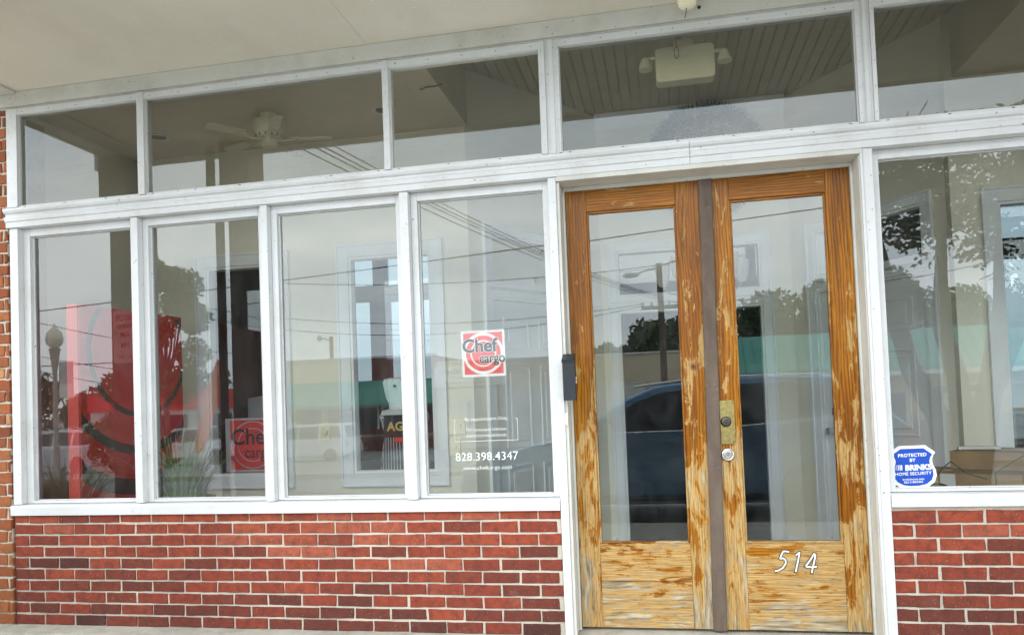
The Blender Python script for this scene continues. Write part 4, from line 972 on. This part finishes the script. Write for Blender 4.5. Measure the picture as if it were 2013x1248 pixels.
car('parked_van', 'white people carrier parked right of the pickup before the tan workshop', 'van', (-17.2,-31,gz(-31)), 0, VAN_B, VAN_C, 1.95, (-1.6,1.6), .34, MT['carwhite'], VAN_W)
SUV_B = [(-2.2,.34),(-2.25,.62),(-2.15,.86),(-1.2,1.0),(2.1,1.05),(2.25,.8),(2.2,.36),(1.9,.28),(-1.9,.28)]
SUV_C = [(-1.25,.97),(-.65,1.52),(-.3,1.62),(1.8,1.64),(2.18,1.0)]
SUV_W = [[(-.95,1.05),(-.5,1.48),(.2,1.54),(.2,1.07)],[(.3,1.07),(.3,1.55),(1.1,1.55),(1.1,1.08)],[(1.2,1.08),(1.2,1.54),(1.72,1.52),(1.95,1.10)]]
PU_B = [(-2.7,.42),(-2.75,.8),(-2.6,1.02),(-1.4,1.12),(2.75,1.12),(2.8,.85),(2.78,.5),(2.4,.40),(-2.4,.38)]
PU_C = [(-1.35,1.08),(-.75,1.70),(-.5,1.80),(.7,1.82),(.95,1.12)]
PU_W = [[(-1.0,1.16),(-.6,1.66),(-.05,1.72),(-.05,1.16)],[(.05,1.16),(.05,1.72),(.62,1.72),(.78,1.17)]]
car('pickup_truck', 'white pickup truck parked in the lot on the left behind the grass planter', 'pickup', (-22.4,-29.5,gz(-29.5)), 0, PU_B, PU_C, 1.95, (-1.75,1.75), .40, MT['carwhite'], PU_W, lights=False)
car('parked_suv', 'silver estate car parked across the street near the globe lamp', 'car', (-22.0,-21,gz(-21)), R(8), SUV_B, SUV_C, 1.85, (-1.4,1.45), .34, MT['carpale'], SUV_W)
# buildings opposite ------------------------------------------------------
def facade(mb, x0, x1, y, z0, z1, d): mb.box(x0, x1, y-d, y, z0, z1)
b1 = thing('workshop_building', 'tan and brown brick workshop with a green awning and garage doors across the car park', 'building', (0,0,0))
zz = gz(-40)-.1
mb = MB(); mb.box(-26.5,-18.5,-52,-40,zz,4.12); mb.build('tan_wall', MT['tan'], b1)
mb = MB(); mb.box(-18.49,-13.2,-52,-40,zz,4.10); mb.build('brick_wall', MT['brick_far'], b1)
mb = MB(); mb.box(-13.19,5.0,-52,-40,zz,3.60); mb.build('long_wall', MT['tan'], b1)
mb = MB(); mb.box(-26.6,-13.1,-40.08,-39.9,4.10,4.22); mb.box(-13.09,5.1,-40.08,-39.9,3.6,3.70); mb.build('parapet_cap', MT['offwhite'], b1)
mb = MB(); mb.prism([(-40,2.75),(-38.7,1.35),(-38.7,1.22),(-40,1.35)], -23,-13.4,'x'); mb.build('green_awning', MT['greenroof'], b1)
mb = MB()
for k in range(48): mb.tube([(-22.9+k*.2,-39.99,2.77),(-22.9+k*.2,-38.69,1.37)], .02, 4)
mb.build('awning_seams', MT['greenroof'], b1)
for x0, x1, z0, z1, nm, mt in ((-22.4,-20.6,zz+.1,1.1,'shop_door','winglass'),(-20.2,-17,-.2,1.1,'shop_window','winglass'),(-16.6,-14,-.2,1.1,'shop_window','winglass'),(-12.8,-9.6,zz+.1,1.9,'garage_door','offwhite'),(-9.0,-5.4,zz+.1,1.9,'garage_door','offwhite'),(-4.6,-1,zz+.1,1.9,'garage_door','offwhite')):
    mb = MB(); mb.box(x0, x1, -39.97, -39.93, z0, z1); f = mb.build(nm, MT[mt], b1)
    mb = MB(); mb.ring(x0-.12,x1+.12,z0,z1+.12,.12,.12,.12,0,-39.96,-39.90); mb.build('frame', MT['offwhite'], f)
    if nm == 'garage_door':
        mb = MB()
        for k in range(6): mb.box(x0, x1, -39.929, -39.915, z0+.5*k, z0+.5*k+.03)
        mb.build('door_slats', MT['galv'], f)
mb = MB(); mb.box(-13.3,-8.9,-39.9,-39.82,2.16,3.36); mb.cm = 1
put_text(mb, 'EXECUTIVE  AUTO  DETAILING', .34, (-11.1,-39.812,2.93), (-1,0,0), Z3, bold=.006, xs=.80); put_text(mb, 'COMPLETE AUTO DETAILING', .18, (-11.1,-39.812,2.62), (-1,0,0), Z3); put_text(mb, 'Your Auto Appearance Specialist', .24, (-11.1,-39.812,2.30), (-1,0,0), Z3, shear=.3)
mb.build('shop_sign', [MT['paper'], MT['ink']], b1)
b2 = thing('green_roof_building', 'tan shop with green metal roof and stone base across the street on the right', 'building', (0,0,0))
z2 = gz(-28)-.1
mb = MB(); mb.box(2.2,24,-40,-28,z2,2.2); mb.build('stucco_wall', MT['tan2'], b2)
mb = MB(); mb.box(2.15,24.05,-28.0,-27.93,z2,z2+1.35); mb.build('stone_base', MT['stone'], b2)
mb = MB(); mb.prism([(-26.9,1.72),(-26.9,1.95),(-28.4,3.45),(-34,3.6),(-41,2.2),(-41,2.0)], 1.6,24.6,'x'); mb.build('metal_roof', MT['greenroof'], b2)
mb = MB()
for k in range(57): mb.tube([(1.7+.4*k,-26.89,1.97),(1.7+.4*k,-28.4,3.47)], .025, 4)
mb.build('roof_seams', MT['greenroof'], b2)
mb = MB(); mb.box(1.6,24.6,-26.95,-26.85,1.62,1.80); mb.build('gutter', MT['offwhite'], b2)
for x0, x1, z0, z1, nm, mt in ((3.6,5.6,-.1,1.3,'shop_window','winglass'),(8.3,9.25,z2+.1,.95,'shop_door','winglass'),(9.85,12.2,.0,1.15,'shop_window','winglass'),(13.6,16.0,.0,1.15,'shop_window','winglass'),(17,19,0,1.15,'shop_window','winglass')):
    mb = MB(); mb.box(x0, x1, -27.96, -27.90, z0, z1); f = mb.build(nm, MT[mt], b2)
    mb = MB(); mb.ring(x0-.1,x1+.1,z0-(.0 if 'door' in nm else .1),z1+.1,.1,.1,.1,0 if 'door' in nm else .1,-27.97,-27.86); mb.build('frame', MT['offwhite'], f)
for x0 in (2.6,7.6,13.0,16.5):
    mb = MB(); mb.tube([(x0,-27.88,1.6),(x0,-27.88,z2)], .05, 8); mb.build('downspout', MT['offwhite'], b2)
for x0 in (6.4,12.6):
    mb = MB(); mb.box(x0,x0+.35,-27.9,-27.7,.4,.95); mb.build('meter_box', MT['galv'], b2)
mb = MB(); mb.box(10.6,11.7,-27.895,-27.885,.25,.9); mb.build('window_sign', MT['offwhite'], b2)
b3 = thing('red_fascia_shop', 'low pale shop with a red fascia far behind the pickup truck', 'building', (0,0,0))
mb = MB(); mb.box(-42,-27.5,-60,-46,gz(-46)-.1,2.6); mb.build('pale_wall', MT['offwhite'], b3)
mb = MB(); mb.box(-42.1,-27.4,-46.1,-45.8,1.5,2.8); mb.build('red_fascia', MT['red'], b3)
for x0 in (-40,-36.5,-33): mb = MB(); mb.box(x0,x0+2.6,-45.96,-45.9,-1.0,1.1); mb.build('shop_window', MT['winglass'], b3)
# trees -------------------------------------------------------------------
def leaf_cloud(mb, lobes, n, size, rnd):
    for _ in range(n):
        c, r_ = rnd.choice(lobes); 
        while True:
            p = Vector((rnd.uniform(-1,1), rnd.uniform(-1,1), rnd.uniform(-1,1)))
            if .35 < p.length < 1: break
        p = p*r_+Vector(c); a = Vector((rnd.gauss(0,1),rnd.gauss(0,1),rnd.gauss(0,1))).normalized(); b = a.orthogonal().normalized(); b = (Matrix.Rotation(rnd.uniform(0,6.28),3,a) @ b); c2 = a.cross(b)
        s_ = size*rnd.uniform(.6,1.3); mb.cr = min(1,max(0,rnd.gauss(.5,.28)))
        mb.poly([p-b*s_, p-b*s_*.2+c2*s_*.42, p+b*s_, p-b*s_*.1-c2*s_*.42])
def tree(name, label, x, y, h, spread, trunk_h, mat, n, size, seed, group='trees across the street', lob=16, tr=.16, stretch=1.0):
    rnd = random.Random(seed); z0 = gz(y); t = thing(name, label, 'tree', (x,y,z0), 0, group)
    mb = MB(); mb.tube([(0,0,-.1),(.05,0,trunk_h*.5),(.02,.04,trunk_h),(0,0,h*.62)], [tr,tr*.8,tr*.65,tr*.2], 10)
    lobes = []
    for k in range(lob):
        a = rnd.uniform(0,6.28); f = rnd.random(); zc = trunk_h+(h-trunk_h)*(.12+.74*f); rr = spread*(.78-.55*abs(f-.35))*rnd.uniform(.35,1)
        c = (rr*cos(a), rr*sin(a), zc); lobes.append((c, spread*rnd.uniform(.22,.40)))
        mb.tube([(0,0,trunk_h*.8+(zc-trunk_h)*.35),(c[0]*.5,c[1]*.5,zc*.5+trunk_h*.45),c], [tr*.4,tr*.25,tr*.08], 6)
    mb.build('trunk', MT['bark'], t, smooth=True)
    mb = MB(); leaf_cloud(mb, lobes, n, size, rnd); mb.build('crown', mat, t); return t
tree('broadleaf_tree', 'tall leafy tree beyond the street mirrored in the second window', -20.3,-24.5,9.4,2.4,2.6,MT['leaf_mid'],6500,.14,1)
tree('broadleaf_tree', 'dark pointed evergreen beside the wooden pole mirrored in the left door glass', -3.2,-56,7.2,2.6,1.2,MT['leaf_dark'],5000,.28,2)
tree('broadleaf_tree', 'broad dark tree behind the utility pole mirrored in the left door glass', .6,-52,8.4,4.2,1.5,MT['leaf_dark'],8000,.28,3)
tree('broadleaf_tree', 'pale round tree at the left edge of the left door glass', -6.6,-58,7.8,2.6,1.6,MT['leaf_pale'],5000,.28,4)
tree('broadleaf_tree', 'large dark tree behind the left end of the green roof', 6.8,-48,8.8,4.6,1.8,MT['leaf_dark'],8000,.28,5)
tree('broadleaf_tree', 'broad olive tree behind the middle of the green roof', 11.2,-47,9.6,4.6,1.8,MT['leaf_pale'],9000,.26,6)
tree('broadleaf_tree', 'tall dark tree behind the right half of the green roof', 16.6,-50,11.0,5.2,2,MT['leaf_dark'],9000,.28,7)
tree('broadleaf_tree', 'wide pale green tree at the right end behind the green roof', 23.0,-50,8.6,5.0,2,MT['leaf_mid'],8000,.28,8)
tree('broadleaf_tree', 'small olive tree behind the roof of the tan workshop', -22.0,-56,7.2,2.4,2,MT['leaf_pale'],3500,.25,9)
tree('street_bush', 'low round bush across the street near the globe lamp', -10.6,-9.6,2.5,.9,.5,MT['leaf_mid'],3500,.07,10,lob=10,tr=.05)
def treeline(label, pts, mat, seed):
    rnd = random.Random(seed); mb = MB(); lobes = []
    for (x,y,h) in pts:
        for k in range(4): lobes.append(((x+rnd.uniform(-3,3), y+rnd.uniform(-3,3), gz(y)+h*rnd.uniform(.25,.8)), h*rnd.uniform(.25,.42)))
    leaf_cloud(mb, lobes, 14000, .6, rnd); o = mb.build('woodland', mat, kind='stuff'); o['label'] = label; o['category'] = 'woodland'
treeline('low far-off woodland along the horizon on the left behind the red fascia shop', [(-110+8*k,-105,7+2*sin(k*1.7)) for k in range(12)], MT['leaf_dark'], 21)
# crape myrtle by the kerb on the right
rnd = random.Random(5)
cm = thing('crape_myrtle', 'multi-stemmed small tree at the kerb mirrored dark in the right window', 'tree', (2.08,-2.0,0))
mb = MB()
stems = [[(0,0,0),(-.04,0,.5),(-.12,.02,1.0),(-.28,0,1.35),(-.38,.03,1.75),(-.46,.05,2.2),(-.62,.1,2.9)],
         [(0.02,0,.0),(.04,0,.55),(.06,-.02,.95),(.02,0,1.3),(-.06,.02,1.62),(-.05,0,2.0),(-.0,0,2.7)],
         [(.04,0,.0),(.12,0,.6),(.20,.02,1.05),(.28,0,1.45),(.34,.02,1.8),(.36,0,2.2),(.5,.05,2.9)],
         [(.03,0,.2),(.02,-.02,.7),(.26,-.1,1.15),(.52,-.15,1.7),(.7,-.2,2.4)]]
for s_ in stems: mb.tube(s_, [.10,.09,.080,.070,.060,.045,.018][:len(s_)], 10)
for k in range(60):
    s_ = rnd.choice(stems); p = Vector(s_[-1])*.45+Vector(s_[-2])*.55; q = p+Vector((rnd.uniform(-.6,.6), rnd.uniform(-.35,.35), rnd.uniform(-.15,.7))); mb.tube([p,(p+q)/2+Vector((0,0,.06)),q], [.012,.008,.003], 5)
mb.build('stems', MT['bark_dark'], cm, smooth=True)
mb = MB()
def leaf(mb, p, d, ln, wd, rnd):
    s_ = d.cross(Vector((rnd.gauss(0,1),rnd.gauss(0,1),rnd.gauss(0,1)))).normalized(); mb.cr = rnd.random(); n_ = d.cross(s_)*ln*.08
    mb.poly([p, p+d*ln*.3+s_*wd*.42, p+d*ln*.62+s_*wd*.40, p+d*ln, p+d*ln*.62-s_*wd*.40, p+d*ln*.3-s_*wd*.42])
def low_edge(x): return 2.44-.08*sin((x+.5)*3.0)-(.30 if x > .2 else 0)*min(1,(x-.2)*3)
for k in range(1500):
    c = Vector((rnd.uniform(-.42,1.30), rnd.uniform(-.55,.45), 0)); lo = low_edge(c.x)-.12*rnd.random()**2
    hi = 3.02+.10*sin(c.x*9)+.06*sin(c.x*23)+(.16*rnd.random() if rnd.random() < .06 else 0)
    c.z = lo+(hi-lo)*(rnd.random()**.85)
    hole = sin(c.x*11+c.z*7)*sin(c.z*13-c.x*5+1.3)
    if hole > .30 and rnd.random() < .85: continue
    d = Vector((rnd.gauss(0,1), rnd.gauss(0,.6), rnd.gauss(-.1,.5))).normalized()
    if c.z > hi-.25: d.z = abs(d.z)*.4
    for q in range(8):
        p = c+d*.034*q; a = d.cross(Vector((0,0,1))).normalized()*(1 if q % 2 else -1); leaf(mb, p, (a+d*.5+Vector((0,0,rnd.uniform(-.6,.2)))).normalized(), rnd.uniform(.042,.074), rnd.uniform(.026,.040), rnd)
mb.build('leaves', MT['leaf_myrtle'], cm)
# lamp post with globe and street banner ----------------------------------
lp = thing('globe_lamp', 'old lamp post with a pale globe standing across the street', 'street lamp', (-12.62,-10,gz(-10)))
g0 = -gz(-10)
mb = MB(); mb.lathe([(.16,0),(.16,.12),(.09,.2),(.075,.5),(.055,.9),(.045,2.4+.0),(.045,2.52+g0*0),(.10,2.95),(.12,3.0),(.05,3.02)], (0,0,0), 'z', 20); mb.build('post', MT['lamppost'], lp, smooth=True)
mb = MB(); mb.lathe([(.07,3.02),(.15,3.10),(.175,3.22),(.15,3.34),(.07,3.43),(.03,3.47),(.02,3.53),(.001,3.55)], (0,0,0), 'z', 24); mb.build('globe', MT['globe'], lp, smooth=True)
bn = MB(); bn.cm = 0; bn.box(.10,.44,-.004,.004,1.95,2.72); bn.cm = 1; bn.box(.1,.44,-.005,.005,1.95,2.25); 
put_text(bn, 'FARM', .13, (.27,.007,2.55), (-1,0,0), Z3, bold=.003) if False else None
tag(bn.build('street_banner', [MT['galv'], MT['paper']]), 'grey and white cloth banner hanging beside the globe lamp post', 'banner').location = (-12.62,-10,gz(-10))
# utility pole, street light arm, wires ----------------------------------
up_ = thing('utility_pole', 'wooden utility pole with crossarm and street light mirrored in the left door glass', 'utility pole', (.08,-18,gz(-18)))
H = 5.0-gz(-18)
mb = MB(); mb.tube([(0,0,-.2),(.02,0,H*.5),(0,0,H)], [.105,.095,.08], 12); mb.build('pole', MT['pole'], up_, smooth=True)
mb = MB(); mb.tube([(0,.1,H-.15),(-.4,.1,H-.2),(-.62,.1,H-.28)], .025, 8); mb.build('lamp_arm', MT['galv'], up_)
mb = MB(); mb.lathe([(.01,-.16),(.07,-.10),(.085,0),(.06,.12),(.02,.16)], (0,0,0), 'x', 16); mb.v = [(v[0]*1.5-.80, v[1]+.1, v[2]*1.0+H-.30) for v in mb.v]; mb.build('street_light_head', MT['galv'], up_, smooth=True)
mb = MB(); mb.tube([(0,.1,H-.1),(.45,.1,H+.02),(.8,.1,H+.06)], .025, 8); mb.lathe([(.01,0),(.06,.05),(.06,.2),(.01,.26)], (0,0,0), 'x', 14); mb.build('arm_right', MT['galv'], up_)
mb = MB(); mb.box(-.55,.55,-.14,-.06,H-1.30,H-1.20); mb.build('crossarm', MT['pole'], up_)
for dx in (-.5,-.25,.25,.5):
    mb = MB(); mb.lathe([(.03,0),(.045,.03),(.03,.06),(.045,.09),(.02,.12)], (dx,-.10,H-1.20), 'z', 12); mb.build('insulator', MT['headlight'], up_, smooth=True)
mb = MB(); mb.lathe([(.13,0),(.13,.5),(.10,.56)], (.16,.12,H-2.0), 'z', 16)
def sagwire(mb, a, b, sag, r_=.012, n=16):
    a = Vector(a); b = Vector(b); mb.tube([a+(b-a)*(k/n)+Vector((0,0,-sag*4*(k/n)*(1-k/n))) for k in range(n+1)], r_, 5)
def wire(label, *segs):
    mb = MB()
    for s_ in segs: sagwire(mb, *s_)
    tag(mb.build('overhead_wire', MT['wire']), label, 'cable', 'overhead wires')
wire('long thick black cable crossing the street view from left to right', ((-16.5,-12,3.78),(8.5,-12,5.25),.10,.014))
for k, (dz, dx) in enumerate(((0,0),(.14,.12),(.22,.2),(.30,.34))):
    wire(('lowest','second','third','topmost')[k]+' of four cables sloping from the upper left down to the utility pole', ((-4.7+dx*.6,-3.6,4.62+dz*.5),(.05,-17.9,3.95+dz*.4),.25,.008))
wire('cable from the utility pole to the left above the door glass', ((-14,-19,5.6),(-.0,-18,4.95),.35,.012))
wire('upper of the two drooping cables left of the utility pole', ((-14,-17.5,4.5),(-.4,-17.9,3.85),.55,.012)); wire('lower of the two drooping cables left of the utility pole', ((-14,-16.5,4.2),(-.4,-17.9,3.80),.75,.012))
wire('cable from the utility pole to the right', ((.4,-17.9,3.85),(9,-17,4.4),.3,.012))
for k, (za, zb_) in enumerate(((3.55,2.6),(2.75,2.0),(2.4,1.6))): wire(('upper','middle','lower')[k]+' thin cable sloping down behind the globe lamp', ((-14.6,-11.5,za),(-9.2,-11.5,zb_-.1),.1,.008))
wire('level pair cable behind the street banner', ((-34,-22,3.5),(-17,-22,3.3),.1,.018))
# lamp pole on the workshop roof line and feather flag
wp = thing('wooden_lamp_pole', 'distant wooden pole with a small street light above the tan workshop roof', 'street lamp', (-26.2,-54,gz(-54)))
mb = MB(); mb.tube([(0,0,0),(0,0,8.55)], .16, 10); mb.tube([(0,0,8.2),(-.9,0,8.5)], .05, 6); mb.build('pole', MT['pole'], wp); mb = MB(); mb.lathe([(.03,0),(.22,.12),(.22,.3),(.06,.5)], (-1.0,0,8.2), 'z', 12); mb.build('lamp_head', MT['galv'], wp, smooth=True)
ff = thing('feather_flag', 'orange feather flag on a bent pole left of the pickup truck', 'flag', (-12.5,-14.6,gz(-14.6)))
mb = MB(); mb.tube([(0,0,0),(.12,0,1.2),(.45,0,2.4),(.80,0,3.2)], [.018,.015,.01,.006], 8); mb.build('flag_pole', MT['steel'], ff)
mb = MB(); mb.prism([(.03,.7),(.14,1.2),(.46,2.4),(.80,3.18),(.90,3.0),(.82,2.2),(.55,1.3),(.32,.72)], -.004, .004, 'y'); mb.build('flag_cloth', plain('orange_flag_cloth', (.75,.16,.04), .7), ff)
# exterior light switch card / sky helper none
SC.render.engine = 'CYCLES'
SC.cycles.max_bounces = 10; SC.cycles.transparent_max_bounces = 16; SC.cycles.glossy_bounces = 5; SC.cycles.diffuse_bounces = 4
